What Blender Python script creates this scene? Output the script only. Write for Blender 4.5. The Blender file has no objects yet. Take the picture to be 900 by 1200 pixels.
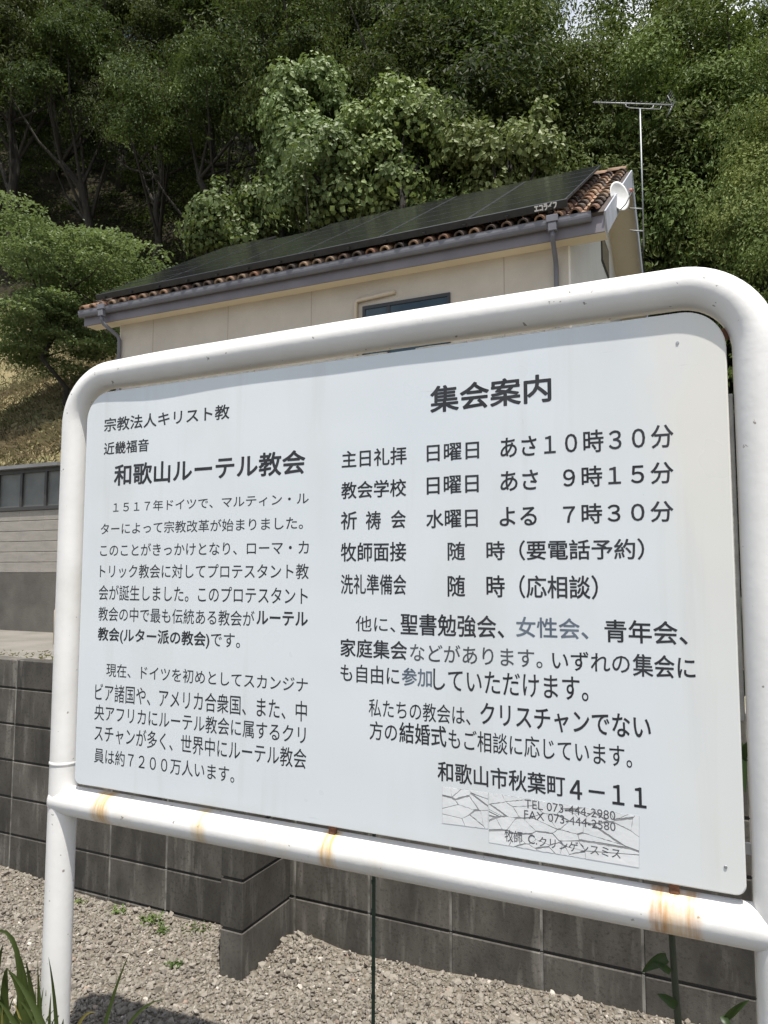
import bpy, math, random
import numpy as np
from mathutils import Vector, Matrix, noise as mnoise

R = math.radians
random.seed(7)
S = bpy.context.scene
COL = S.collection
EYE = 1.65                                  # eye height above the gravel

# ------------------------------------------------------------------ camera
F_PX = 861.7                                # focal length in pixels of a 1200 px tall frame
RIGHT = Vector((0.9047728, 0.42589271, 0.0012552))
UP = Vector((0.03364985, -0.07442362, 0.99665882))
FWD = Vector((-0.42456314, 0.90170756, 0.08166769))
cd = bpy.data.cameras.new('camera')
cd.sensor_fit = 'VERTICAL'; cd.sensor_height = 24.0; cd.lens = 24.0 * F_PX / 1200.0
cd.clip_start = 0.05; cd.clip_end = 600
cam = bpy.data.objects.new('camera', cd); COL.objects.link(cam)
M = Matrix.Identity(4)
for i in range(3):
    M[i][0] = RIGHT[i]; M[i][1] = UP[i]; M[i][2] = -FWD[i]
M[2][3] = EYE
cam.matrix_world = M
S.camera = cam

# ------------------------------------------------------------------ sky, sun, exposure
SUN = Vector((0.80, -1.0, 4.1)).normalized()
w = bpy.data.worlds.new('World'); S.world = w; w.use_nodes = True
nt = w.node_tree; nt.nodes.clear()
sky = nt.nodes.new('ShaderNodeTexSky'); sky.sky_type = 'NISHITA'; sky.sun_disc = False
sky.sun_elevation = math.asin(SUN.z); sky.sun_rotation = math.atan2(SUN.x, SUN.y)
sky.air_density = 1.0; sky.dust_density = 1.5
# broken white cloud over the blue
tc = nt.nodes.new('ShaderNodeTexCoord'); cn = nt.nodes.new('ShaderNodeTexNoise')
cn.inputs['Scale'].default_value = 2.6; cn.inputs['Detail'].default_value = 8
cr = nt.nodes.new('ShaderNodeMapRange'); cr.inputs[1].default_value = .46; cr.inputs[2].default_value = .60
cmx = nt.nodes.new('ShaderNodeMix'); cmx.data_type = 'RGBA'
cmx.inputs[7].default_value = (9.0, 9.2, 9.5, 1)
bg = nt.nodes.new('ShaderNodeBackground'); bg.inputs[1].default_value = 0.10
wo = nt.nodes.new('ShaderNodeOutputWorld')
nt.links.new(tc.outputs['Generated'], cn.inputs['Vector']); nt.links.new(cn.outputs[0], cr.inputs[0])
nt.links.new(cr.outputs[0], cmx.inputs[0]); nt.links.new(sky.outputs[0], cmx.inputs[6])
nt.links.new(cmx.outputs[2], bg.inputs[0]); nt.links.new(bg.outputs[0], wo.inputs[0])
sd = bpy.data.lights.new('sun', 'SUN'); sd.energy = 5.0; sd.angle = R(0.53); sd.color = (1.0, 0.955, 0.89)
so = bpy.data.objects.new('sun', sd); COL.objects.link(so)
so.rotation_euler = SUN.to_track_quat('Z', 'Y').to_euler(); so.location = (10, -10, 40)
S.view_settings.view_transform = 'Standard'; S.view_settings.look = 'None'
S.view_settings.exposure = 0.45; S.view_settings.gamma = 1.0; S.view_settings.use_curve_mapping = False
S.cycles.max_bounces = 6; S.cycles.diffuse_bounces = 3; S.cycles.glossy_bounces = 2
S.cycles.transmission_bounces = 2; S.cycles.transparent_max_bounces = 4

# ------------------------------------------------------------------ helpers
def at(px, py, Y):
    """the point of the vertical plane y=Y that the photograph shows at pixel (px, py) of 900x1200"""
    d = RIGHT * ((px - 450) / F_PX) - UP * ((py - 600) / F_PX) + FWD
    d = d * (Y / d.y)
    return Vector((d.x, Y, d.z + EYE))

class N:
    """tiny node-tree writer"""
    def __init__(s, name):
        s.m = bpy.data.materials.new(name); s.m.use_nodes = True
        s.t = s.m.node_tree; s.t.nodes.clear()
        s.out = s.t.nodes.new('ShaderNodeOutputMaterial')
        s.b = s.t.nodes.new('ShaderNodeBsdfPrincipled')
        s.t.links.new(s.b.outputs[0], s.out.inputs[0])
        s.tc = s.t.nodes.new('ShaderNodeTexCoord')
    def add(s, t, **kw):
        n = s.t.nodes.new('ShaderNode' + t)
        for k, v in kw.items(): setattr(n, k, v)
        return n
    def link(s, a, b): s.t.links.new(a, b)
    def noise(s, scale, detail=4, stretch=None, rough=.55, coord='Object'):
        src = s.tc.outputs[coord]
        if stretch:
            mp = s.add('Mapping'); mp.inputs['Scale'].default_value = stretch
            s.link(src, mp.inputs[0]); src = mp.outputs[0]
        n = s.add('TexNoise'); n.inputs['Scale'].default_value = scale
        n.inputs['Detail'].default_value = detail; n.inputs['Roughness'].default_value = rough
        s.link(src, n.inputs['Vector']); return n.outputs[0]
    def rng(s, v, a, b, c=0., d=1.):
        n = s.add('MapRange'); s.link(v, n.inputs[0])
        for i, x in enumerate((a, b, c, d)): n.inputs[i + 1].default_value = x
        return n.outputs[0]
    def math(s, op, a, b=None):
        n = s.add('Math', operation=op)
        for i, x in enumerate((a, b)):
            if x is None: continue
            if isinstance(x, (int, float)): n.inputs[i].default_value = x
            else: s.link(x, n.inputs[i])
        return n.outputs[0]
    def mix(s, f, a, b, mode='MIX'):
        n = s.add('Mix', data_type='RGBA', blend_type=mode)
        if isinstance(f, (int, float)): n.inputs[0].default_value = f
        else: s.link(f, n.inputs[0])
        for i, x in ((6, a), (7, b)):
            if isinstance(x, tuple): n.inputs[i].default_value = (*x, 1)
            else: s.link(x, n.inputs[i])
        return n.outputs[2]
    def bump(s, h, strength, dist):
        n = s.add('Bump'); n.inputs['Strength'].default_value = strength; n.inputs['Distance'].default_value = dist
        s.link(h, n.inputs['Height']); s.link(n.outputs[0], s.b.inputs['Normal'])
    def col(s, c):
        if isinstance(c, tuple): s.b.inputs['Base Color'].default_value = (*c, 1)
        else: s.link(c, s.b.inputs['Base Color'])
    def set(s, rough=.6, metal=0., spec=.5):
        s.b.inputs['Roughness'].default_value = rough; s.b.inputs['Metallic'].default_value = metal
        s.b.inputs['Specular IOR Level'].default_value = spec

def pm(name, c1, c2=None, scale=6, rough=.6, bump=0, bscale=40, bdist=.01, metal=0, spec=.5, island=0, stretch=None, lo=.35, hi=.65):
    n = N(name); c2 = c2 or c1
    c = n.mix(n.rng(n.noise(scale, 5, stretch), lo, hi), c1, c2)
    if island:
        g = n.add('NewGeometry')
        v = n.rng(g.outputs['Random Per Island'], 0, 1, 1 - island, 1 + island)
        hs = n.add('HueSaturation'); n.link(c, hs.inputs['Color']); n.link(v, hs.inputs['Value']); c = hs.outputs[0]
    n.col(c); n.set(rough, metal, spec)
    if bump: n.bump(n.noise(bscale, 4), bump, bdist)
    return n.m

class MB:
    def __init__(s): s.v = []; s.f = []; s.sm = []; s.mi = []
    def poly(s, pts, smooth=False, mi=0):
        b = len(s.v); s.v += [tuple(p) for p in pts]; s.f.append(tuple(range(b, b + len(pts)))); s.sm.append(smooth); s.mi.append(mi)
    def box(s, a, b, mi=0, bev=0.0):
        x0, y0, z0 = a; x1, y1, z1 = b; k = len(s.v)
        if bev <= 0:
            s.v += [(x0,y0,z0),(x1,y0,z0),(x1,y1,z0),(x0,y1,z0),(x0,y0,z1),(x1,y0,z1),(x1,y1,z1),(x0,y1,z1)]
            fs = [(0,3,2,1),(4,5,6,7),(0,1,5,4),(1,2,6,5),(2,3,7,6),(3,0,4,7)]
            for f in fs: s.f.append(tuple(k + i for i in f)); s.sm.append(False); s.mi.append(mi)
            return
        # chamfered box: 24 vertices
        idx = {}
        for ix, (xa, sx) in enumerate(((x0, 1), (x1, -1))):
            for iy, (ya, sy) in enumerate(((y0, 1), (y1, -1))):
                for iz, (za, sz) in enumerate(((z0, 1), (z1, -1))):
                    for ax in range(3):
                        p = [xa + sx * bev, ya + sy * bev, za + sz * bev]; p[ax] = (xa, ya, za)[ax]
                        idx[(ix, iy, iz, ax)] = len(s.v); s.v.append(tuple(p))
        def F(*q): s.f.append(tuple(idx[i] for i in q)); s.sm.append(False); s.mi.append(mi)
        for ax in range(3):
            o = [i for i in range(3) if i != ax]
            for e in (0, 1):
                def key(a_, b_):
                    t = [0, 0, 0]; t[ax] = e; t[o[0]] = a_; t[o[1]] = b_; return (*t, ax)
                F(key(0,0), key(1,0), key(1,1), key(0,1))
        for ax in range(3):                      # edges parallel to ax
            o = [i for i in range(3) if i != ax]
            for a_ in (0, 1):
                for b_ in (0, 1):
                    def key(e, fa):
                        t = [0, 0, 0]; t[ax] = e; t[o[0]] = a_; t[o[1]] = b_; return (*t, fa)
                    F(key(0, o[0]), key(1, o[0]), key(1, o[1]), key(0, o[1]))
        for ix in (0,1):
            for iy in (0,1):
                for iz in (0,1): F((ix,iy,iz,0), (ix,iy,iz,1), (ix,iy,iz,2))
    def tube(s, pts, rad, seg=12, caps=True, mi=0, dome=False):
        pts = [Vector(p) for p in pts]; n = len(pts)
        rs = rad if isinstance(rad, (list, tuple)) else [rad] * n
        k = len(s.v); ref = None
        for i, p in enumerate(pts):
            t = (pts[min(i + 1, n - 1)] - pts[max(i - 1, 0)]).normalized()
            if ref is None:
                ref = t.orthogonal().normalized()
            ref = (ref - t * ref.dot(t)).normalized(); bi = t.cross(ref)
            for j in range(seg):
                a = 2 * math.pi * j / seg
                s.v.append(tuple(p + (ref * math.cos(a) + bi * math.sin(a)) * rs[i]))
        for i in range(n - 1):
            for j in range(seg):
                j2 = (j + 1) % seg
                s.f.append((k + i*seg + j, k + i*seg + j2, k + (i+1)*seg + j2, k + (i+1)*seg + j)); s.sm.append(True); s.mi.append(mi)
        if caps:
            s.f.append(tuple(k + j for j in reversed(range(seg)))); s.sm.append(False); s.mi.append(mi)
            s.f.append(tuple(k + (n-1)*seg + j for j in range(seg))); s.sm.append(False); s.mi.append(mi)
    def prism(s, poly, d, mi=0):
        """poly: 3-D outline, d: extrusion vector"""
        d = Vector(d); a = [Vector(p) for p in poly]; b = [p + d for p in a]
        s.poly(a[::-1], mi=mi); s.poly(b, mi=mi)
        for i in range(len(a)):
            j = (i + 1) % len(a); s.poly([a[i], a[j], b[j], b[i]], mi=mi)
    def build(s, name, mats, parent=None, recalc=False):
        me = bpy.data.meshes.new(name); me.from_pydata(s.v, [], s.f)
        for m in (mats if isinstance(mats, (list, tuple)) else [mats]): me.materials.append(m)
        me.polygons.foreach_set('use_smooth', s.sm); me.polygons.foreach_set('material_index', s.mi)
        me.update()
        if recalc:
            import bmesh
            bm = bmesh.new(); bm.from_mesh(me); bmesh.ops.remove_doubles(bm, verts=bm.verts, dist=1e-5)
            bmesh.ops.recalc_face_normals(bm, faces=bm.faces); bm.to_mesh(me); bm.free()
        return link(name, me, parent)

def link(name, data, parent=None):
    o = bpy.data.objects.new(name, data); COL.objects.link(o)
    if parent: o.parent = parent
    return o
def np_mesh(name, V, Fq, mat):
    """V (n,3), Fq (m,k) fast mesh"""
    me = bpy.data.meshes.new(name); n, k = Fq.shape
    me.vertices.add(len(V)); me.vertices.foreach_set('co', np.ascontiguousarray(V, dtype=np.float32).ravel())
    me.loops.add(n * k); me.loops.foreach_set('vertex_index', np.ascontiguousarray(Fq, dtype=np.int32).ravel())
    me.polygons.add(n); me.polygons.foreach_set('loop_start', np.arange(0, n * k, k, dtype=np.int32))
    me.update(calc_edges=True); me.validate()
    me.polygons.foreach_set('use_smooth', [False] * n)
    me.materials.append(mat); return me
def tag(o, label=None, cat=None, group=None, kind=None):
    if label: o['label'] = label
    if cat: o['category'] = cat
    if group: o['group'] = group
    if kind: o['kind'] = kind
    return o
def thing(name, loc, label, cat, group=None, rz=0.):
    o = bpy.data.objects.new(name, None); COL.objects.link(o); o.empty_display_size = .2
    o.location = loc; o.rotation_euler = (0, 0, rz)
    return tag(o, label, cat, group)
def copy_thing(o, loc, rz, sc):
    c = o.copy(); COL.objects.link(c); c.location = loc; c.rotation_euler = (0, 0, rz); c.scale = sc
    for ch in o.children:
        d = ch.copy(); COL.objects.link(d); d.parent = c
    return c
def nz(x, y, z=0): return mnoise.noise(Vector((x, y, z)))
def sstep(a, b, x):
    t = min(1, max(0, (x - a) / (b - a))); return t * t * (3 - 2 * t)

# ------------------------------------------------------------------ ground
WALL_Y = 2.94
def gz(x, y):                                             # gravel level
    z = 0.03 * nz(x * .9, y * .9) + .012 * nz(x * 3.1, y * 3.1, 4)
    z += .055 * sstep(-1.9, -.6, x) * sstep(2.0, 2.9, y)
    z += .03 * math.exp(-((x + 1.75) ** 2 + (y - 2.9) ** 2) / .02)
    z -= .035 * math.exp(-((x + 3.1) ** 2 + (y - 2.9) ** 2) / .15)
    return z
def hill(x, y):
    ys = 21.0 + (11.3 - 21.0) * sstep(-12.0, -14.2, x)
    if x > -3: ys = 21.0 + (15.5 - 21) * sstep(-1, 3, x)
    base = .42 + 3.35 * sstep(-12.0, -14.2, x) * sstep(10.6, 11.4, y)
    s = max(0, y - ys)
    slope = .86 + (-.20) * sstep(-11, -15, x) * (1 - sstep(24, 32, y))
    z = base + slope * s
    if y > 55: z = base + slope * (55 - ys) + .45 * (y - 55)
    if x < -24: z += .5 * (-24 - x) * sstep(14, 26, y)
    if y > 3.6: z += min(1, (y - 3.6) / 4) * .05 * nz(x * .6, y * .6) + (.35 * nz(x * .25, y * .25) if s > 0 else 0) * min(1, s / 3)
    return z

def grid(name, xs, ys, fn, mat, smooth=True):
    V = np.array([(x, y, fn(x, y)) for y in ys for x in xs]); nx = len(xs)
    Fq = np.array([(j*nx+i, j*nx+i+1, (j+1)*nx+i+1, (j+1)*nx+i) for j in range(len(ys)-1) for i in range(nx-1)])
    me = np_mesh(name, V, Fq, mat); me.polygons.foreach_set('use_smooth', [smooth] * len(Fq)); return link(name, me)

n = N('gravel_bed')
vr = n.add('TexVoronoi'); vr.inputs['Scale'].default_value = 55; n.link(n.tc.outputs['Object'], vr.inputs['Vector'])
n.col(n.mix(n.rng(n.noise(9), .3, .7), (.15, .13, .10), (.21, .185, .15))); n.set(.95, 0, .2)
n.bump(vr.outputs['Distance'], 1.0, .012); GRAVEL_BED = n.m
n = N('asphalt'); n.col(n.mix(n.rng(n.noise(3), .3, .7), (.045, .044, .042), (.075, .073, .07))); n.set(.9, 0, .3); n.bump(n.noise(220), .5, .004)
ASPHALT = n.m
n = N('hill_soil')
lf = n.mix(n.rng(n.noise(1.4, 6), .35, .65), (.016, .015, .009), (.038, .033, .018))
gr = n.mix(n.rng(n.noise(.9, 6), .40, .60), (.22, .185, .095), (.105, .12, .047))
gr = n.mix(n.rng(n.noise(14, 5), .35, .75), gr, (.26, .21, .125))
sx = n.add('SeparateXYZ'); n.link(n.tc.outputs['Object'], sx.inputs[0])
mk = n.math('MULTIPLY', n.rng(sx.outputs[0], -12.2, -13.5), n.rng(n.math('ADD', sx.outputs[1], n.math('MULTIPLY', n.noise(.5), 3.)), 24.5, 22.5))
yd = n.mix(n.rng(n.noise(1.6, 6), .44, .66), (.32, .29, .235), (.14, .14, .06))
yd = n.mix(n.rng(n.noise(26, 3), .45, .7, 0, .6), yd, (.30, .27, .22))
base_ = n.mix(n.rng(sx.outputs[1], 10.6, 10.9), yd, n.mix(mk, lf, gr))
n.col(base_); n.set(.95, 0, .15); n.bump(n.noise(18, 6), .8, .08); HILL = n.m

near_xs = np.linspace(-7, 2, 181); near_ys = np.linspace(.7, 2.985, 60)
g = grid('gravel_ground', near_xs, near_ys, gz, GRAVEL_BED); tag(g, kind='structure')
b = MB(); b.poly([(-80, -80, -.08), (80, -80, -.08), (80, 3.0, -.08), (-80, 3.0, -.08)]); tag(b.build('ground', GRAVEL_BED), kind='structure')
BEDM = pm('added_bed_soil', (.035, .03, .022), (.06, .052, .036), 8, .95, .8, 40, .02)  # dark unseen soil before the board, added to lower ground bounce
tag(grid('added_dark_bed', np.linspace(-7, 2, 91), np.linspace(.73, 1.50, 10), lambda x, y: gz(x, y) + .02 * sstep(1.5, 1.38, y) - .015 + .012, BEDM), kind='structure')
b = MB(); b.poly([(-80, -9, -.046 + .1), (80, -9, .054), (80, .72, .054), (-80, .72, .054)])
b.poly([(-80, .72, .054), (80, .72, .054), (80, .72, -.06), (-80, .72, -.06)]); tag(b.build('road', ASPHALT), kind='structure')
hx_ = np.concatenate([np.linspace(-80, -30, 20)[:-1], np.linspace(-30, 12, 106)[:-1], np.linspace(12, 80, 20)])
hy_ = np.concatenate([np.linspace(3.04, 30, 90)[:-1], np.linspace(30, 90, 40)])
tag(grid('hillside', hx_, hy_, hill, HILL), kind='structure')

# crushed stone lying on the gravel bed (nobody could count it): one object
n = N('crushed_stone')
ge = n.add('NewGeometry'); ramp = n.add('ValToRGB'); n.link(ge.outputs['Random Per Island'], ramp.inputs[0])
el = ramp.color_ramp.elements; el[0].position = 0; el[0].color = (.15, .13, .105, 1); el[1].position = 1; el[1].color = (.55, .51, .45, 1)
for p_, c_ in ((.35, (.20, .18, .15)), (.75, (.25, .226, .192)), (.966, (.30, .272, .232)), (.974, (.28, .19, .14)), (.980, (.31, .28, .24))):
    e = el.new(p_); e.color = (*c_, 1)
n.col(n.mix(n.rng(n.noise(60, 3), .3, .75, 0, .45), ramp.outputs[0], (.2, .18, .15))); n.set(.9, 0, .25); n.bump(n.noise(260, 3), .5, .002)
STONE = n.m
def stones():
    rng = np.random.default_rng(3)
    t = (1 + 5 ** .5) / 2
    ico = np.array([(-1,t,0),(1,t,0),(-1,-t,0),(1,-t,0),(0,-1,t),(0,1,t),(0,-1,-t),(0,1,-t),(t,0,-1),(t,0,1),(-t,0,-1),(-t,0,1)], float) / math.sqrt(1 + t*t)
    fc = np.array([(0,11,5),(0,5,1),(0,1,7),(0,7,10),(0,10,11),(1,5,9),(5,11,4),(11,10,2),(10,7,6),(7,1,8),(3,9,4),(3,4,2),(3,2,6),(3,6,8),(3,8,9),(4,9,5),(2,4,11),(6,2,10),(8,6,7),(9,8,1)])
    nA, nB = 56000, 9000
    x = np.concatenate([rng.uniform(-4.6, .6, nA), rng.uniform(-6.9, 1.9, nB)]); y = np.concatenate([rng.uniform(1.5, 2.93, nA), rng.uniform(1.5, 2.93, nB)])
    ok = ~((x > -1.96) & (x < -1.84) & (y > 2.56)) ; x = x[ok]; y = y[ok]; k = len(x)
    big = rng.random(k) < .03
    s = rng.lognormal(math.log(.0064), .36, k); s = np.clip(s, .004, .018); s[big] *= 1.35
    V = ico[None] * (1 + rng.normal(0, .20, (k, 12, 1))) * (s[:, None, None] * np.stack([rng.uniform(.8, 1.35, k), rng.uniform(.7, 1.1, k), rng.uniform(.5, .85, k)], -1)[:, None, :])
    q = rng.normal(size=(k, 4)); q[:, 1:3] *= .45; q /= np.linalg.norm(q, axis=1)[:, None]
    a, b_, c, d = q.T
    Rm = np.stack([np.stack([a*a+b_*b_-c*c-d*d, 2*(b_*c-a*d), 2*(b_*d+a*c)], -1), np.stack([2*(b_*c+a*d), a*a-b_*b_+c*c-d*d, 2*(c*d-a*b_)], -1), np.stack([2*(b_*d-a*c), 2*(c*d+a*b_), a*a-b_*b_-c*c+d*d], -1)], 1)
    V = np.einsum('kij,kvj->kvi', Rm, V)
    z = np.array([gz(p, r_) for p, r_ in zip(x, y)]) + s * rng.uniform(.0, .9, k)
    V += np.stack([x, y, z], -1)[:, None, :]
    Fq = (np.arange(k) * 12)[:, None, None] + fc[None]
    return np_mesh('crushed_stone', V.reshape(-1, 3), Fq.reshape(-1, 3), STONE)
tag(link('crushed_stone', stones()), kind='stuff', cat='gravel', label='grey crushed stone covering the ground behind the notice board')

# ------------------------------------------------------------------ block wall with its buttress
n = N('grey_block')
ge = n.add('NewGeometry')
c = n.mix(n.rng(n.noise(2.2, 6, (3.5, 3.5, 1.4)), .30, .72), (.044, .041, .036), (.112, .104, .091))
c = n.mix(n.rng(n.noise(5.5, 5, (4, 4, .55)), .55, .76, 0, .75), c, (.20, .188, .168))
c = n.mix(n.rng(n.noise(90, 4), .52, .72, 0, .65), c, (.038, .035, .03))
hs = n.add('HueSaturation'); n.link(c, hs.inputs['Color']); n.link(n.rng(ge.outputs['Random Per Island'], 0, 1, .74, 1.40), hs.inputs['Value'])
n.col(hs.outputs[0]); n.set(.92, 0, .2); n.bump(n.noise(230, 5, rough=.7), .4, .0025); BLOCK = n.m
MORTAR = pm('light_mortar', (.26, .25, .225), (.09, .085, .075), 11, .9, .4, 160, .003)
CORE = pm('dark_joint', (.035, .033, .03), (.06, .056, .05), 9, .95)
def courses(b, x0, x1, y0, y1, joints, zs, along='x'):
    """block courses between the levels zs; joints: positions along the run"""
    for r_ in range(len(zs) - 1):
        za, zb = zs[r_] + .005, zs[r_ + 1] - .005
        for a_, c_ in zip(joints[:-1], joints[1:]):
            j = random.uniform(-.0012, .0012)
            if along == 'x': b.box((a_ + .005, y0 + j, za), (c_ - .005, y1 + j, zb), 0, .004)
            else: b.box((x0 + j, a_ + .005, za), (x1 + j, c_ - .005, zb), 0, .004)
        for a_ in joints[1:-1]:
            if along == 'x': b.box((a_ - .0055, y0 + .0035, za - .002), (a_ + .0055, y1 - .0035, zb + .002), 1)
wz = [-.008 - .2, -.008, .192, .392, .592, .792, .992, 1.156]
jx = [-1.827 + .372 * k for k in range(-27, 8)]
WT = thing('block_wall', (-1.9, WALL_Y, 0), 'long dark grey concrete block wall with a buttress, behind the notice board', 'wall')
b = MB(); courses(b, 0, 0, WALL_Y, WALL_Y + .1, jx, wz); b.box((jx[0] + .01, WALL_Y + .010, wz[0]), (jx[-1] - .01, WALL_Y + .090, wz[-1] - .02), 2)
o = b.build('wall_blocks', [BLOCK, MORTAR, CORE], WT); o.location = (1.9, -WALL_Y, 0)
b = MB(); courses(b, -1.955, -1.843, 2.565, 2.93, [2.565, 2.935], wz[:-1], 'y'); b.box((-1.945, 2.575, wz[0]), (-1.853, 2.93, .96), 2)
o = b.build('buttress', [BLOCK, MORTAR, CORE], WT); o.location = (1.9, -WALL_Y, 0)

# ------------------------------------------------------------------ notice board
XL, XR, YC = -1.887, .063, 1.687
ZT = EYE + .6165; ZR = EYE - .697; RC = .15
PF = 1.665                                                # front face of the panel
def white_paint(name, stains=()):
    n = N(name)
    c = n.mix(n.rng(n.noise(5, 5), .3, .7), (.80, .79, .765), (.72, .71, .685))
    chips = n.rng(n.noise(46, 4, (1, 1, 1)), .692, .713)
    c = n.mix(n.rng(n.noise(2.5, 6, (1, 1, 1)), .58, .75, 0, .35), c, (.62, .60, .53))
    c = n.mix(chips, c, (.30, .28, .25))
    if stains:
        sx = n.add('SeparateXYZ'); n.link(n.tc.outputs['Object'], sx.inputs[0])
        wob = n.math('MULTIPLY', n.math('SUBTRACT', n.noise(22, 3), .5), .02)
        xx = n.math('ADD', sx.outputs[0], wob); fine = n.rng(n.noise(55, 4, (2.4, .2, .2)), .30, .62, .32, 1.)
        for (x0, hw, st, colr) in stains:
            m = n.rng(n.math('ABSOLUTE', n.math('SUBTRACT', xx, x0)), hw * .35, hw, st, 0)
            c = n.mix(n.math('MULTIPLY', m, fine), c, colr)
    n.col(c); n.set(.38, 0, .5)
    h = n.math('ADD', n.math('MULTIPLY', n.noise(14, 3), .8), n.math('MULTIPLY', n.noise(55, 4), .5))
    n.bump(h, .18, .005); return n.m
WHITE = white_paint('white_gloss_paint')
RUSTY = white_paint('white_paint_with_rust', [
    (-1.690, .045, .95, (.60, .38, .15)), (-1.60, .05, .15, (.66, .50, .26)), (-1.33, .030, .75, (.64, .46, .20)), (-1.13, .03, .18, (.64, .50, .27)),
    (-1.06, .03, .14, (.64, .50, .27)), (-.93, .030, .95, (.60, .38, .13)), (-.79, .03, .14, (.64, .50, .27)), (-.35, .05, .10, (.64, .50, .27)),
    (-.128, .060, .78, (.68, .43, .17)), (-.155, .022, .8, (.46, .21, .06)), (-.092, .016, .65, (.52, .27, .09))])
NB = thing('notice_board', ((XL + XR) / 2, YC, 0), 'large white church notice board on a bent pipe frame, covered in black Japanese writing', 'notice board')
BX, BY = (XL + XR) / 2, YC
def nb(o): o.location = (-BX, -BY, 0); return o          # world-coordinate mesh under the board's empty
def rad_at(x): return .0420 + (.0456 - .0420) * sstep(-1.88, -1.5, x)
pts = []
for k in range(26): pts.append((XL, -.25 + (ZT - RC + .25) * k / 25))
for k in range(1, 16):
    a = math.pi - (math.pi / 2) * k / 15; pts.append((XL + RC + RC * math.cos(a), ZT - RC + RC * math.sin(a)))
for k in range(1, 30): pts.append((XL + RC + (XR - XL - 2 * RC) * k / 29, ZT + .004 * math.sin(k / 29 * math.pi)))
for k in range(1, 16):
    a = math.pi / 2 - (math.pi / 2) * k / 15; pts.append((XR - RC + RC * math.cos(a), ZT - RC + RC * math.sin(a)))
for k in range(1, 27): pts.append((XR, ZT - RC + (-.25 - ZT + RC) * k / 26))
b = MB(); b.tube([(x, YC + .0015 * nz(x * 3, z * 3), z) for x, z in pts], [rad_at(x) * (1 + .006 * nz(x * 5, z * 5, 3)) for x, z in pts], 40)
nb(b.build('pipe_frame', WHITE, NB))
b = MB(); q = [(XL - .012 + (XR - XL + .024) * k / 40) for k in range(41)]
rr = [.0434 * (1 + .005 * nz(x * 5, 9)) for x in q]
q = [q[0] - .0125, q[0] - .009, *q, q[-1] + .009, q[-1] + .0125]; rr = [.033, .0398, *rr, .0398, .033]
b.tube([(x, YC - .002, ZR) for x in q], rr, 40)
nb(b.build('lower_rail', RUSTY, NB))
for xs, zs in ((XL, EYE - .585), ):
    b = MB(); ring = [(xs, YC, zs - .006), (xs, YC, zs - .003), (xs, YC, zs), (xs, YC, zs + .003), (xs, YC, zs + .006)]
    b.tube(ring, [.0415, .0432, .0437, .0432, .0415], 36, False); nb(b.build('weld_seam', WHITE, NB))

# panel: a folded sheet-metal tray with large upper and small lower corners
n = N('enamelled_sheet')
sx = n.add('SeparateXYZ'); n.link(n.tc.outputs['Object'], sx.inputs[0]); PX, PZ = sx.outputs[0], sx.outputs[2]
c = n.mix(n.rng(n.noise(1.6, 3), .3, .7), (.665, .71, .735), (.70, .735, .75))
st = n.math('ADD', PX, n.math('MULTIPLY', n.math('SUBTRACT', n.noise(7, 5, (1, 1, .45)), .5), .22))
c = n.mix(n.math('MULTIPLY', n.rng(st, -.19, -.045, 0, 1), n.rng(PZ, EYE - .25, EYE + .25, .45, .85)), c, (.72, .70, .635))   # yellowed strip by the right edge
c = n.mix(n.math('MULTIPLY', n.rng(n.math('ADD', PZ, n.math('MULTIPLY', n.noise(9, 4), .05)), EYE - .585, EYE - .625, 0, .35), n.rng(n.noise(5, 3), .4, .6)), c, (.55, .54, .48))
c = n.mix(n.rng(n.noise(3.2, 5, (1, 1, .3)), .52, .74, 0, .42), c, (.60, .60, .575))                                  # faint runs
c = n.mix(n.rng(n.noise(75, 2), .80, .82, 0, .5), c, (.25, .24, .22))
c = n.mix(n.rng(n.noise(16, 4, (1, 1, .06)), .60, .74, 0, .30), c, (.56, .56, .53))                                  # thin vertical dirt runs
c = n.mix(n.rng(n.noise(30, 5, (.22, 1, 1.6)), .70, .735, 0, .35), c, (.52, .53, .53))                                # scuffs
n.col(c); n.link(n.rng(n.noise(3, 4), .3, .7, .24, .45), n.b.inputs['Roughness']); n.b.inputs['Specular IOR Level'].default_value = .5
n.bump(n.noise(2.3, 2), .25, .012); SHEET = n.m
SHEET_EDGE = pm('sheet_edge', (.50, .46, .40), (.38, .33, .27), 20, .6)
px0, px1, pz0, pz1 = -1.818, .0065, EYE - .637, EYE + .558
def rrect(x0, x1, z0, z1, rb, rt):
    p = []
    for cx, cz, r_, a0 in ((x0 + rb, z0 + rb, rb, 180), (x1 - rb, z0 + rb, rb, 270), (x1 - rt, z1 - rt, rt, 0), (x0 + rt, z1 - rt, rt, 90)):
        for k in range(13):
            a = R(a0 + 90 * k / 12); p.append((cx + r_ * math.cos(a), cz + r_ * math.sin(a)))
    return p
out = rrect(px0, px1, pz0, pz1, .022, .088); inn = rrect(px0 + .003, px1 - .003, pz0 + .003, pz1 - .003, .019, .085)
b = MB(); b.poly([(x, PF, z) for x, z in inn])
for i in range(len(out)):
    j = (i + 1) % len(out)
    b.poly([(inn[i][0], PF, inn[i][1]), (out[i][0], PF + .003, out[i][1]), (out[j][0], PF + .003, out[j][1]), (inn[j][0], PF, inn[j][1])], True)
    b.poly([(out[i][0], PF + .003, out[i][1]), (out[i][0], PF + .018, out[i][1]), (out[j][0], PF + .018, out[j][1]), (out[j][0], PF + .003, out[j][1])], mi=1)
b.poly([(x, PF + .018, z) for x, z in out[::-1]], mi=1)
PANEL = nb(b.build('panel', [SHEET, SHEET_EDGE], NB, True))
def onpanel(o): o.location = (0, 0, 0); return o         # the panel mesh already sits in world coordinates

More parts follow.
